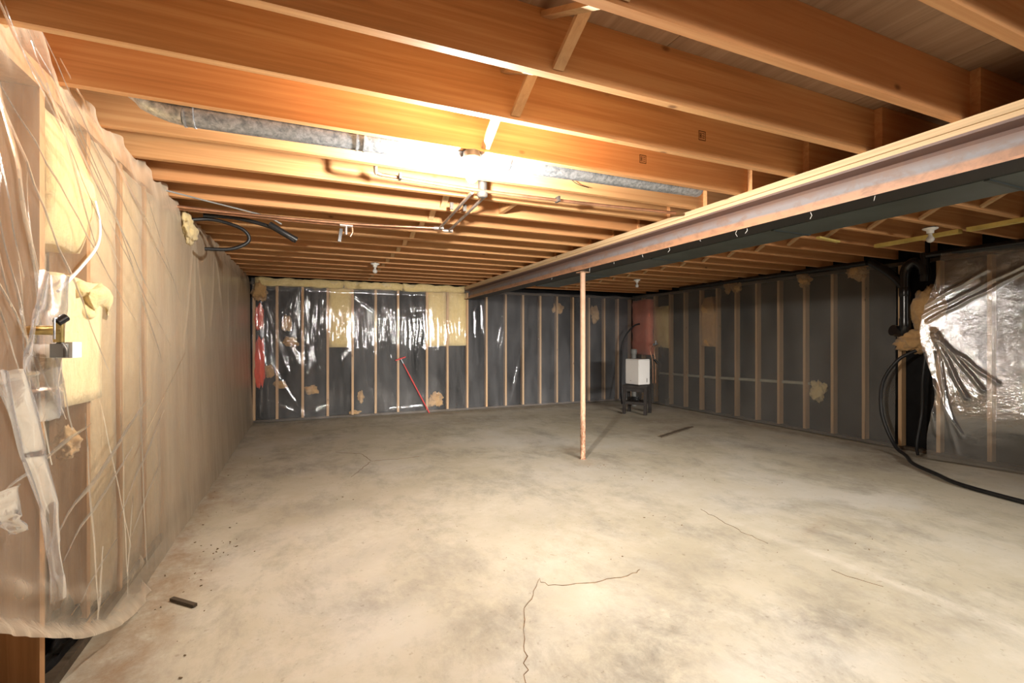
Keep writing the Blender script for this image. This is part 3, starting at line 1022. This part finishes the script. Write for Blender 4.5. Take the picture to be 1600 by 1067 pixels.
coil = empty('hose_coil', (5.49, 7.08, .229), 'coil of black hose lying on the lower step of the stool', 'hose', rz=-math.radians(53))
pts = [(.07 * math.cos(a), .05 * math.sin(a) - .04, .012 + .022 * a / (2 * PI)) for a in [i * PI / 8 for i in range(48)]]
link('hose_loop', MB().tube(pts, .011, 8), 'rubber', coil)
tag(link('black_hose', MB().tube([(6.54, 8.30, 1.68), (6.40, 8.32, 1.63), (6.22, 8.36, 1.42), (6.14, 8.40, 1.15), (6.10, 8.36, .7), (5.98, 8.2, .25), (5.90, 8.05, .03)], .017, 10, 6), 'rubber'),
    'black hose arching down from the pink batt behind the dehumidifier', 'hose')
stub = empty('drain_stub', (6.08, 7.90, .95), 'dark grey pipe stub rising behind the white dehumidifier', 'pipe')
link('pipe', MB().lathe([(.05, -.95), (.05, .10)], seg=16), 'grey', stub)
link('hub', MB().lathe([(.06, .10), (.064, .11), (.064, .19), (.05, .2)], seg=16), 'grey', stub)
tap = empty('water_valve', (6.50, 7.80, 1.0), 'small valve with looping copper lines right of the dehumidifier', 'valve')
link('copper_line', MB().tube([(-.02, 0, -.55), (-.03, .0, -.1), (-.06, .02, .1), (.02, .04, .22), (.06, .04, .24)], .009, 8, 5), 'copper', tap)
link('copper_line', MB().tube([(.05, .0, -.55), (.05, .0, -.15), (.03, .02, .06), (.05, .04, .2)], .008, 8, 5), 'copper', tap)
link('body', MB().tube([(.0, .0, .24), (.12, .04, .26)], .024, 10).tube([(.05, .0, .25), (.05, -.01, .32)], .014, 8), 'galv', tap)
link('handle', MB().tube([(.0, -.02, -.06), (.06, -.05, -.14)], .022, 8), 'abs', tap)

# ------------------------------------------------------------------ drain pipes on the right wall
dr = empty('drain_stack', (6.56, 3.37, 0), 'shiny black drain pipe assembly with elbows on the right wall', 'pipe')
link('vertical_pipe', MB().tube([(0, 0, 1.55), (0, 0, 2.10)], .052, 20), 'abs', dr)
link('return_bend', MB().tube([(0, 0, 2.08), (0, -.02, 2.20), (0, -.10, 2.26), (0, -.18, 2.20), (0, -.20, 2.10)], .056, 18, 5), 'abs', dr)
link('vertical_pipe', MB().tube([(0, -.20, 2.02), (0, -.20, 2.55)], .045, 18), 'abs', dr)
link('wye_branch', MB().tube([(0, .0, 1.96), (0, .12, 2.12), (-.02, .30, 2.28), (-.02, .38, 2.33)], .05, 18, 4), 'abs', dr)
link('hub', MB().lathe([(.056, 1.86), (.060, 1.88), (.060, 1.95), (.056, 1.97)], seg=20), 'abs', dr)
link('elbow', MB().tube([(0, 0, 1.60), (0, .0, 1.50), (.02, .03, 1.44), (.08, .08, 1.43)], .058, 18, 5), 'abs', dr)
link('hub', MB().tube([(-.06, .10, 1.46), (.08, .04, 1.43)], .066, 18), 'abs', dr)
link('pipe_clamp', MB().lathe([(.054, 1.572), (.055, 1.585)], seg=20), 'galv', dr)
for (ya, yb, zz, lab) in ((3.76, 7.05, 2.315, 'long black drain pipe running under the joists along the right wall top'), (3.12, 1.2, 2.31, 'shorter black drain pipe under the joists beyond the stack, towards the frame edge')):
    tag(link('drain_pipe', MB().tube([(6.50, ya, zz), (6.50, yb, zz + .005)], .033, 14), 'abs'), lab.replace('frame edge', 'crumpled sheet'), 'pipe', 'black pipes along the right wall top')
tag(link('insulation_wad', wad_mesh('insulation_wad', (.09, .17, .30), 71.0, .35), 'tan', None, (6.62, 3.17, 1.66)), 'tan insulation wad bulging out beside the black drain stack, upper one', 'insulation', 'insulation wads by the drain stack')
tag(link('insulation_wad', wad_mesh('insulation_wad', (.08, .20, .14), 77.0, .5), 'tan', None, (6.60, 3.27, 1.34)), 'tan insulation wad drooping below the drain elbow, lower one', 'insulation', 'insulation wads by the drain stack')

tag(link('black_hose', MB().tube([(6.60, 3.27, 1.22), (6.52, 3.42, 1.10), (6.47, 3.56, .82), (6.45, 3.56, .45), (6.40, 3.40, .10), (6.25, 3.20, .025), (5.95, 2.98, .019), (5.70, 2.66, .019), (5.50, 2.39, .019), (5.38, 1.92, .019), (5.30, 1.2, .019)], .019, 12, 8), 'rubber'),
    'long black hose dropping from the drain stack and curving over the floor', 'hose')
tag(link('black_hose', MB().tube([(6.62, 3.18, 1.25), (6.58, 3.20, .9), (6.60, 3.22, .5), (6.50, 3.22, .15), (6.44, 3.18, .02)], .016, 10, 6), 'rubber'),
    'short black hose hanging straight beside the bare stud of the right wall', 'hose')

# yellow battens under the right joists
for a, b, lab in (((5.50, 3.09), (5.44, 2.36), 'yellow batten under the right joists, longer inner piece past the unlit bulb'), ((5.435, 2.30), (5.34, 1.3), 'yellow batten under the right joists, outer piece beyond the gap')):
    tag(link('yellow_batten', MB().bar((a[0], a[1], ZJ - .0185), (b[0], b[1], ZJ - .0185), .06, .035), 'yellowpaint'), lab, 'batten', 'yellow battens')
tag(link('yellow_batten', MB().bar((4.55, 3.07, ZJ - .010), (4.95, 3.13, ZJ - .010), .035, .018), 'yellowpaint'), 'short yellow batten lying across under the right joists', 'batten', 'yellow battens')

# ------------------------------------------------------------------ left wall: batts and fittings
for i, y in enumerate(LEFT_STUDS):
    if 2.6 < y < 8.4:
        link('insulation_batt', batt_mesh('insulation_batt', (-1.03, y + .040, .06), (-.915, y + .400, ZJ - .09), .012, (2, 4, 12), 80 + i), 'tanwall', wall_left)


def bulge(p, u):
    p.x += .05 * (1 - (2 * u.z) ** 2) * (1 - (1.6 * u.y) ** 2) if u.x > 0 else 0
    if u.y > 0:
        p.y += .13 * max(0, 1 - (2 * u.z + .1) ** 2)
    return p


batt((-1.02, 2.315, 1.72), (-.91, 2.60, 2.22), 'paleyel', 'large pale yellow batt bulging behind the left film, upper one', 'yellow batts in the left wall', .012, (4, 8, 12), 101, shape=bulge)
batt((-1.02, 2.325, 1.085), (-.872, 2.745, 1.60), 'cream', 'squarish pale yellow batt behind the brass tap, lower one', 'yellow batts in the left wall', .008, (4, 8, 10), 102)
def torn(p, u):
    p.z += .035 * math.sin(u.y * 7) - .03 * u.y
    p.x += .02 * math.sin(u.y * 9 + u.z * 4)
    return p


batt((-.915, 2.47, 1.46), (-.845, 2.85, 1.59), 'paleyel', 'torn yellow insulation wad between the two left wall batts', None, .018, (4, 12, 6), 105, round_=.35, shape=torn, name='insulation_wad')
tag(link('insulation_foam', wad_mesh('insulation_foam', (.05, .17, .10), 109.0, .5), 'paleyel', None, (-.86, 4.35, 2.20)), 'yellow insulation tuft poking out under the cable tangle', 'insulation')
tag(link('insulation_scrap', wad_mesh('insulation_scrap', (.04, .05, .06), 113.0, .5), 'tan', None, (-.92, 2.52, .92)), 'tan insulation scrap below the squarish batt in the left wall', 'insulation')

ho = empty('hose_tap', (-.80, 2.11, 1.32), 'small brass tap with pale box poking through the left film', 'tap')
link('tap_body', MB().tube([(-.06, -.02, .06), (.03, -.02, .06)], .016, 12).tube([(.02, -.02, .10), (.02, -.02, .02)], .015, 12), 'brass', ho)
link('tap_handle', MB().tube([(.02, -.035, .085), (.035, -.01, .105)], .014, 10), 'abs', ho)
link('spout', MB().tube([(.02, -.02, .02), (.035, -.02, -.005), (.035, -.02, -.03)], .010, 10, 3), 'darkpaint', ho)
link('pale_box', MB().box((.0, .012, -.035), (.045, .085, .02)), 'white', ho)
link('grey_box', MB().box((.0, -.03, -.032), (.035, .011, .015)), 'grey', ho)
link('frame', MB().tube([(.02, -.05, .03), (.02, -.05, .10), (.02, .02, .105)], .003, 6), 'galv', ho)
tag(link('white_cable', MB().tube([(-.85, 2.60, 1.95), (-.848, 2.645, 1.86), (-.845, 2.615, 1.762), (-.842, 2.455, 1.648), (-.84, 2.245, 1.525)], .006, 8, 6), 'white'), 'white cable looping over the yellow batts of the left wall', 'cable')

# black paper scraps at the foot of the left wall
tag(link('black_paper', wad_mesh('black_paper', (.06, .35, .09), 131.0, .8, 4), 'black', None, (-.97, 2.78, .09)), 'crumpled black paper at the foot of the left wall', 'paper')

# ------------------------------------------------------------------ plastic films
BAYS = [(J0 + PITCH * k + .04, J0 + PITCH * (k + 1)) for k in KS]


def bay_top(y):
    """how far the film's upper edge pokes up between two joists"""
    for a, b in BAYS:
        if a < y < b:
            t = (y - a) / (b - a)
            s = max(0.0, math.sin(PI * t))
            big = .19 if 1.9 < a < 2.2 else (.06 if a < 3.9 else .03)
            return ZJ - .012 + s * big * (.75 + .5 * nz(y * 5, 3))
    return ZJ - .012


folds_left = [((1.6, 2.6), (2.9, 1.7)), ((1.7, 2.3), (2.75, 1.2)), ((1.9, 2.1), (2.35, 1.0)), ((2.0, 2.5), (3.2, 1.9)), ((1.9, 1.75), (2.2, .9)), ((2.3, 2.4), (3.4, 2.0)),
              ((2.05, 1.9), (2.15, 1.2)), ((2.45, 1.0), (2.75, .25)), ((2.3, .95), (2.62, .2)), ((2.6, 1.1), (2.95, .3)), ((2.2, .45), (2.9, .62)), ((2.1, .62), (3.3, 1.02)),
              ((2.2, .80), (2.9, 1.08)), ((1.9, .9), (2.5, 1.0)), ((2.8, .5), (3.6, .9)), ((3.0, .72), (4.2, 1.25)), ((2.86, .1), (3.0, .55)), ((2.5, .12), (2.6, .45)), ((2.1, .3), (2.75, .12)),
              ((1.8, 1.35), (2.25, 1.31)), ((2.9, 1.9), (3.6, 1.2)), ((2.35, 2.2), (2.8, 1.9)), ((4.6, 2.25), (4.2, 1.3)), ((4.6, 2.25), (4.6, 1.3)), ((4.6, 2.25), (5.0, 1.4)), ((5.5, 2.25), (5.3, 1.5)), ((5.5, 2.25), (6.0, 1.6)),
              ((6.4, 2.25), (6.3, 1.3)), ((7.2, 2.25), (7.0, 1.5)), ((1.75, 2.5), (2.2, 1.4)), ((1.65, 2.0), (2.05, 1.1))]


def left_film(s, t):
    y = 1.05 + (8.64 - 1.05) * (s ** 1.5)
    top = bay_top(y)
    hem = max(.006, (3.0 - y) ** 1.6 * .38) if y < 3.0 else .006 + .01 * abs(nz(y * 4, 9))
    hem += .012 * nz(y * 6, 1) if y < 2.8 else 0
    z = hem + (top - hem) * t
    x = -.862 + .045 * (1 - t) ** 2
    near = max(0.0, min(1.0, (3.6 - y) / 1.2))
    x += near * (.018 * nz(y * 3.1, z * 1.7) + .008 * nz(y * 9, z * 5))
    x += (1 - near) * (.008 * nz(y * 4, z * 1.4) + .003 * nz(y * 13, z * 3))
    h = .03 * max(0, nz(y * 2.2, z * 1.1, 4)) + .005
    for i, (a, b) in enumerate(folds_left):
        d, tt = seg_dist((y, z + .02 * nz(y * 4, z * 4, i)), a, b)
        wd = .028
        if a[0] >= 3.3 and d < 4 * wd:
            g = math.exp(-(d / wd) ** 2) * (1 - .6 * abs(2 * tt - 1) ** 2)
            x += .012 * g
            h += .16 * g
    # gathered hem
    if y < 3.1:
        g = math.exp(-((z - hem) / .05) ** 2)
        x += .045 * g + .012 * nz(y * 14, z * 20) * g
        h += .20 * g
        g2 = math.exp(-((z - hem - .16) / .04) ** 2)
        h += .10 * g2 * (0.5 + nz(y * 5, z * 9))
        x += .03 * g2 * (0.5 + nz(y * 4, z * 6))
    # milky edge along the joists
    e = (top - z)
    if e < .16:
        k = 1 - e / .16
        x += .02 * k * nz(y * 11, z * 9) - .02 * k
        h += .16 * k
    if y > 3.0:
        h += .12 * min(1, (y - 3.0) / .8)
    x = max(x, -.895)
    return (x, y, z), max(0, min(.85, h)), 0.5 + .5 * near


fl = film('plastic_sheet', 520, 230, left_film, 'film_left')
tag(fl, 'milky clear plastic sheet with long folds covering the left wall', 'plastic sheet')


def crease(a, b, wd, seed):
    """narrow strip where the film lies double"""
    n = 18
    v, f = [], []
    for i in range(n + 1):
        t = i / n
        y = a[0] + (b[0] - a[0]) * t + .012 * nz(t * 3, seed)
        z = max(.09, a[1] + (b[1] - a[1]) * t + .012 * nz(t * 3, seed, 5))
        dy, dz = b[0] - a[0], b[1] - a[1]
        L = math.hypot(dy, dz)
        k = wd * (.25 + .75 * math.sin(PI * min(1, max(0, t * .94 + .03)))) * (1 + .4 * nz(t * 7, seed, 2))
        hem = max(.006, (3.0 - y) ** 1.6 * .38) if y < 3.0 else .006
        q = max(0, min(1, (z - hem) / (2.34 - hem)))
        x = -.862 + .045 * (1 - q) ** 2 + .012
        near = max(0.0, min(1.0, (3.6 - y) / 1.2))
        x += near * (.018 * nz(y * 3.1, z * 1.7) + .008 * nz(y * 9, z * 5))
        oy, oz = -dz / L * k / 2, dy / L * k / 2
        v += [(x - .0010, y - oy, z - oz), (x + .0010, y, z), (x - .0010, y + oy, z + oz)]
    for i in range(n):
        p = 3 * i
        f += [(p, p + 1, p + 4, p + 3), (p + 1, p + 2, p + 5, p + 4)]
    me = bpy.data.meshes.new('crease')
    me.from_pydata(v, [], f)
    at = me.attributes.new('haze', 'FLOAT', 'POINT')
    at.data.foreach_set('value', [.05, .17, .05] * (n + 1))
    at = me.attributes.new('crinkle', 'FLOAT', 'POINT')
    at.data.foreach_set('value', [.2] * len(v))
    link('crease', me, 'film_left', fl)


for i, (a, b) in enumerate(folds_left):
    if a[0] < 3.3 and i not in (7, 8, 10, 12, 18, 19):
        crease(a, b, .010 + .009 * (i % 3), i * 1.7)
for i, (a, b) in enumerate((((1.95, 2.45), (3.5, 1.55)), ((2.6, 2.3), (3.9, 1.75)), ((2.0, 1.6), (2.06, .9)), ((2.45, 1.05), (2.52, .22)), ((2.85, 1.1), (2.88, .15)), ((3.15, 1.25), (3.18, .10)), ((1.8, 2.25), (2.02, 1.55)), ((2.1, 2.35), (2.6, 1.75)), ((1.6, 2.3), (3.1, 1.45)), ((1.7, 2.45), (3.0, 1.85)), ((1.55, 1.9), (2.3, 1.05)), ((1.6, 1.7), (2.15, .75)), ((2.3, 2.3), (3.3, 1.65)),
                               ((1.62, 1.2), (2.2, 1.25)), ((2.75, 1.9), (3.8, 1.3)), ((2.2, .55), (3.05, .80)), ((2.25, .33), (2.8, .42)), ((1.75, 2.2), (1.95, 1.45)), ((3.3, 2.2), (4.1, 1.6)), ((2.95, .35), (3.5, .62)))):
    crease(a, b, .012 + .010 * (i % 2), 60 + i * 1.3)


def flap_fn(pts, wid, lift):
    """hanging strip of torn film: centre line of (y, z) points, widths"""
    def fn(s, t):
        n = len(pts) - 1
        k = min(int(t * n), n - 1)
        f = t * n - k
        f = f * f * (3 - 2 * f)
        y = pts[k][0] + (pts[k + 1][0] - pts[k][0]) * f
        z = pts[k][1] + (pts[k + 1][1] - pts[k][1]) * f
        wd = wid[k] + (wid[k + 1] - wid[k]) * f
        yy = y + (s - .5) * wd + .012 * nz(s * 4, t * 7, lift * 50)
        x = -.835 + lift + .016 * math.sin(s * 9 + t * 3) + .008 * nz(s * 3, t * 5, 7)
        h = .03 + .14 * abs(math.sin(s * 9 + t * 2 + 1)) ** 3 + .06 * nz(s * 3, t * 6)
        return (x, yy, z + .01 * nz(s * 7, t * 3)), max(0, h), 1.0
    return fn


film('torn_flap', 24, 40, flap_fn([(2.17, 1.58), (2.15, 1.45), (2.11, 1.30), (2.12, 1.18), (2.16, 1.07)], [.19, .26, .33, .34, .24], .010), 'film_flap', fl)
film('torn_flap', 16, 50, flap_fn([(1.86, 1.26), (1.93, 1.12), (1.995, .98), (2.09, .79), (2.13, .64), (2.155, .52), (2.18, .43)], [.10, .15, .17, .14, .07, .055, .09], .026), 'film_flap', fl)
film('torn_flap', 14, 16, flap_fn([(1.78, .92), (1.84, .83), (1.90, .77)], [.20, .14, .05], .035), 'film_flap', fl)

folds_far = [((-.72, 2.15), (-.30, .80)), ((-.70, 2.1), (-.15, .95)), ((-.74, 2.0), (-.60, .1)), ((-.78, 1.9), (-.70, .1)), ((-.55, .9), (-.1, .12)), ((-.6, .35), (.0, .05)), ((-.15, 2.2), (-.42, 1.75)), ((-.15, 2.2), (-.3, 1.4)),
             ((-.05, 2.15), (-.12, 1.2)), ((.1, 2.1), (.05, 1.3)), ((.2, 2.1), (.16, 1.4)), ((-.7, 2.2), (-.2, 1.7)), ((.45, 1.9), (.43, 1.25)), ((.55, 1.95), (.58, 1.2)), ((.5, 1.7), (.5, 1.3)), ((.75, 2.1), (1.2, 1.75)), ((1.1, 1.8), (1.08, .6)),
             ((.85, 1.7), (.95, .5)), ((1.3, 1.6), (1.35, .7)), ((1.6, 1.75), (1.9, 1.8)), ((2.1, 1.95), (2.15, 1.3)), ((.3, .2), (-.2, .06)), ((1.35, .10), (1.9, .12)), ((-.5, 1.5), (.0, 1.2))]


def far_film(s, t):
    x = -.84 + (2.79 + .84) * s
    top = 2.33 + .02 * nz(x * 3, 1)
    z = .012 + (top - .012) * t
    y = 8.648 + .008 * nz(x * 2, z * 1.0) + .006 * abs(nz(x * 8, z * 1.5, 3)) + .0030 * abs(nz(x * 21 + z * 2, z * 2.6, 7)) - .040 * (1 - t) ** 2
    y += .010 * nz(x * 3.3 + z, z * .8, 9) * (1.2 - t)
    band = math.exp(-((z - 1.55) / .42) ** 2) * (1 if .72 < x < 1.95 or -.1 < x < .28 else .45)
    y += .0022 * band * math.sin(x * 95 + 4 * nz(x * 6, z * 2))
    h = .002
    for i, (a, b) in enumerate(folds_far):
        d, tt = seg_dist((x + .02 * nz(x * 5, z * 5, i), z), a, b)
        if d < .09:
            g = math.exp(-(d / .026) ** 2)
            y -= .0075 * g
            h += .03 * g
    if t > .93:
        y -= .04 * (t - .93) / .07
        h += .08 * (t - .93) / .07
    cr = .35 + .65 * max(band, math.exp(-(((x + .3) / .5) ** 2)), math.exp(-((z - .15) / .2) ** 2) * .7)
    return (x, min(y, 8.674), z), h, cr


tag(film('plastic_sheet', 420, 110, far_film, 'film_far'), 'shiny wrinkled clear plastic sheet over the far wall left of the beam', 'plastic sheet')

folds_far2 = [((2.95, 2.0), (2.98, .9)), ((3.05, 2.05), (3.14, 1.4)), ((3.56, 1.9), (3.42, 1.3)), ((3.55, 1.7), (3.45, .9)), ((3.9, 1.1), (3.7, .25)), ((3.85, .8), (3.68, .15)), ((4.3, 2.0), (4.33, .8)), ((3.1, 2.1), (3.18, 1.1))]


def far_film2(s, t):
    x = 2.80 + (6.60 - 2.80) * s
    top = 2.29 + .015 * nz(x * 3, 5)
    z = .012 + (top - .012) * t
    y = 8.648 + .008 * nz(x * 2.4, z * 1.2, 5) + .004 * nz(x * 8, z * 2, 2)
    h = .02 + .05 * max(0, nz(x * 1.3, z * 1.6, 8)) + .07 * max(0, (x - 4.2) / 2.4)
    cr = .35
    for i, (a, b) in enumerate(folds_far2):
        d, tt = seg_dist((x + .02 * nz(x * 5, z * 5, i), z), a, b)
        if d < .2:
            g = math.exp(-(d / .022) ** 2)
            y -= .007 * g
            h += .05 * g
            cr += .5 * math.exp(-(d / .08) ** 2)
    return (x, min(y, 8.674), z), h, min(1, cr)


tag(film('plastic_sheet', 190, 90, far_film2, 'film_far_clear'), 'flat clear plastic sheet over the far wall behind the post', 'plastic sheet')


def right_film(s, t):
    y = 8.58 + (3.52 - 8.58) * s
    top = 2.30 + .012 * nz(y * 3, 3)
    hem = .015 + (.10 if y > 8.0 else 0) * (y - 8.0)
    z = hem + (top - hem) * t
    x = 6.665 + .010 * nz(y * 1.8, z * 1.1, 3) + .004 * nz(y * 7, z * 2, 6)
    x -= .03 * (1 - t) ** 4
    if y > 7.95:
        x -= .10 * min(1, (y - 7.95) / .15) * (1 if z > .9 else .4)
    h = .04 + .06 * max(0, nz(y * 1.1, z * 1.4, 12)) + .05 * (1 - t) ** 2
    return (min(x, 6.692), y, z), h, .5


tag(film('plastic_sheet', 190, 80, right_film, 'film_right'), 'dull hazy plastic sheet over the right wall studs left of the drain stack', 'plastic sheet')

folds_r2 = [((3.1, 1.62), (2.3, 2.12)), ((3.05, 1.56), (2.35, 2.02)), ((3.12, 1.70), (2.6, 2.08)), ((3.0, 1.45), (2.6, .82)), ((3.0, 1.40), (2.72, .72)), ((2.98, 1.35), (2.5, .9)), ((3.1, 1.25), (2.95, .3)), ((2.96, 1.2), (2.8, .12)),
            ((3.0, .9), (2.75, .3)), ((2.3, 1.5), (2.05, .6)), ((2.1, 1.7), (1.9, .5))]


def right_film2(s, t):
    y = 3.12 + (1.0 - 3.12) * s
    top = 2.30 + .015 * nz(y * 3, 3)
    z = .014 + (top - .014) * t
    # the free edge is pulled in to a knot beside the insulation, and flares again towards the floor
    pull = max(0, 1 - s / .28)
    edge = math.exp(-((z - 1.45) / .50) ** 2)
    y -= pull * .16 * (1 - edge) * (1 if z > 1.45 else .35)
    y -= pull * .10 * math.exp(-((z - .75) / .4) ** 2)
    zc = z if z > .7 else .7 - .35 * (1 - math.exp(-(.7 - z) / .35))
    x = 6.545 - .128 * (y - 2.15) + .072 * (zc - 1.35) + .008 * nz(y * 2.2, z * 1.8, 3) + .004 * nz(y * 8, z * 7, 6)
    x += .16 * max(0, .6 - z) ** 2 / .6
    c = math.exp(-(((y - 2.15) / .75) ** 2 + ((z - 1.35) / .72) ** 2))
    x += -.08 * (y - 2.15) ** 2 + (.3 + .7 * c) * (.0034 * nz(y * 14, z * 12, 1) + .0021 * nz(y * 31, z * 25, 2))
    h = .015
    cr = .22 + 1.0 * c + .5 * math.exp(-((z - .25) / .2) ** 2) * max(0, 1 - abs(y - 2.7) / .4)
    for i, (a, b) in enumerate(folds_r2):
        d, tt = seg_dist((y, z + .02 * nz(y * 5, z * 5, i)), a, b)
        if d < .08:
            g = math.exp(-(d / .018) ** 2)
            x -= .018 * g
            h += .10 * g
    return (min(x, 6.692), y, z), h, min(1.2, cr)


tag(film('plastic_sheet', 200, 200, right_film2, 'film_crumple'), 'crumpled glaring plastic sheet on the right wall beyond the drain stack', 'plastic sheet')

# ------------------------------------------------------------------ small things on the floor and the beam
tag(link('wood_stick', MB().bar((4.46, 5.185, .008), (5.42, 5.60, .008), .022, .016), 'darkwood'), 'long thin dark stick lying on the concrete right of the post', 'stick', 'dark sticks on the floor')
tag(link('wood_stick', MB().bar((-.650, 2.952, .008), (-.525, 2.830, .008), .022, .014), 'darkwood'), 'short dark stick lying on the concrete near the left film', 'stick', 'dark sticks on the floor')
rnd = random.Random(21)
b = MB()
spots = [(2.9, 3.9), (3.1, 3.7), (3.3, 3.55), (2.95, 4.2), (2.7, 4.3), (-.55, 3.6), (-.6, 3.3), (-.5, 3.1), (-.45, 3.45), (.9, 3.2), (1.2, 2.6), (2.4, 2.9), (3.6, 3.4), (4.1, 3.0), (3.3, 2.0), (3.45, 1.9), (1.7, 2.5), (.3, 4.2)]
for i in range(120):
    if i < 70:
        q = rnd.choice(spots)
        x, y = q[0] + rnd.gauss(0, .10), q[1] + rnd.gauss(0, .10)
    elif i < 115:
        x, y = rnd.uniform(-.78, -.45), rnd.uniform(2.2, 6.5)
    else:
        x, y = rnd.uniform(-.4, 6.2), rnd.uniform(1.6, 8.3)
    s = rnd.uniform(.002, .005)
    a = rnd.uniform(0, PI)
    L = s * rnd.uniform(1, 3.5)
    b.bar((x, y, s * .4), (x + L * math.cos(a), y + L * math.sin(a), s * .4), s, s * .8)
o = link('debris', b, 'debris')
o['kind'] = 'stuff'
o['label'] = 'dark crumbs and splinters scattered over the concrete'
b = MB()
for yy in (1.55, 1.9, 2.35, 2.42, 2.75, 3.1, 3.45, 3.9, 4.3, 5.2):
    x = BX0 + rnd.uniform(.0, .03)
    L = rnd.uniform(.015, .045)
    b.tube([(x, yy, BZ - .0005), (x + rnd.uniform(-.008, .008), yy + rnd.uniform(-.01, .01), BZ - L * .5), (x + rnd.uniform(-.01, .01), yy + rnd.uniform(-.012, .012), BZ - L)], .0013, 5)
o = link('lint', b, 'lint')
o['kind'] = 'stuff'
o['label'] = 'white lint and cobweb bits hanging from the steel beam'
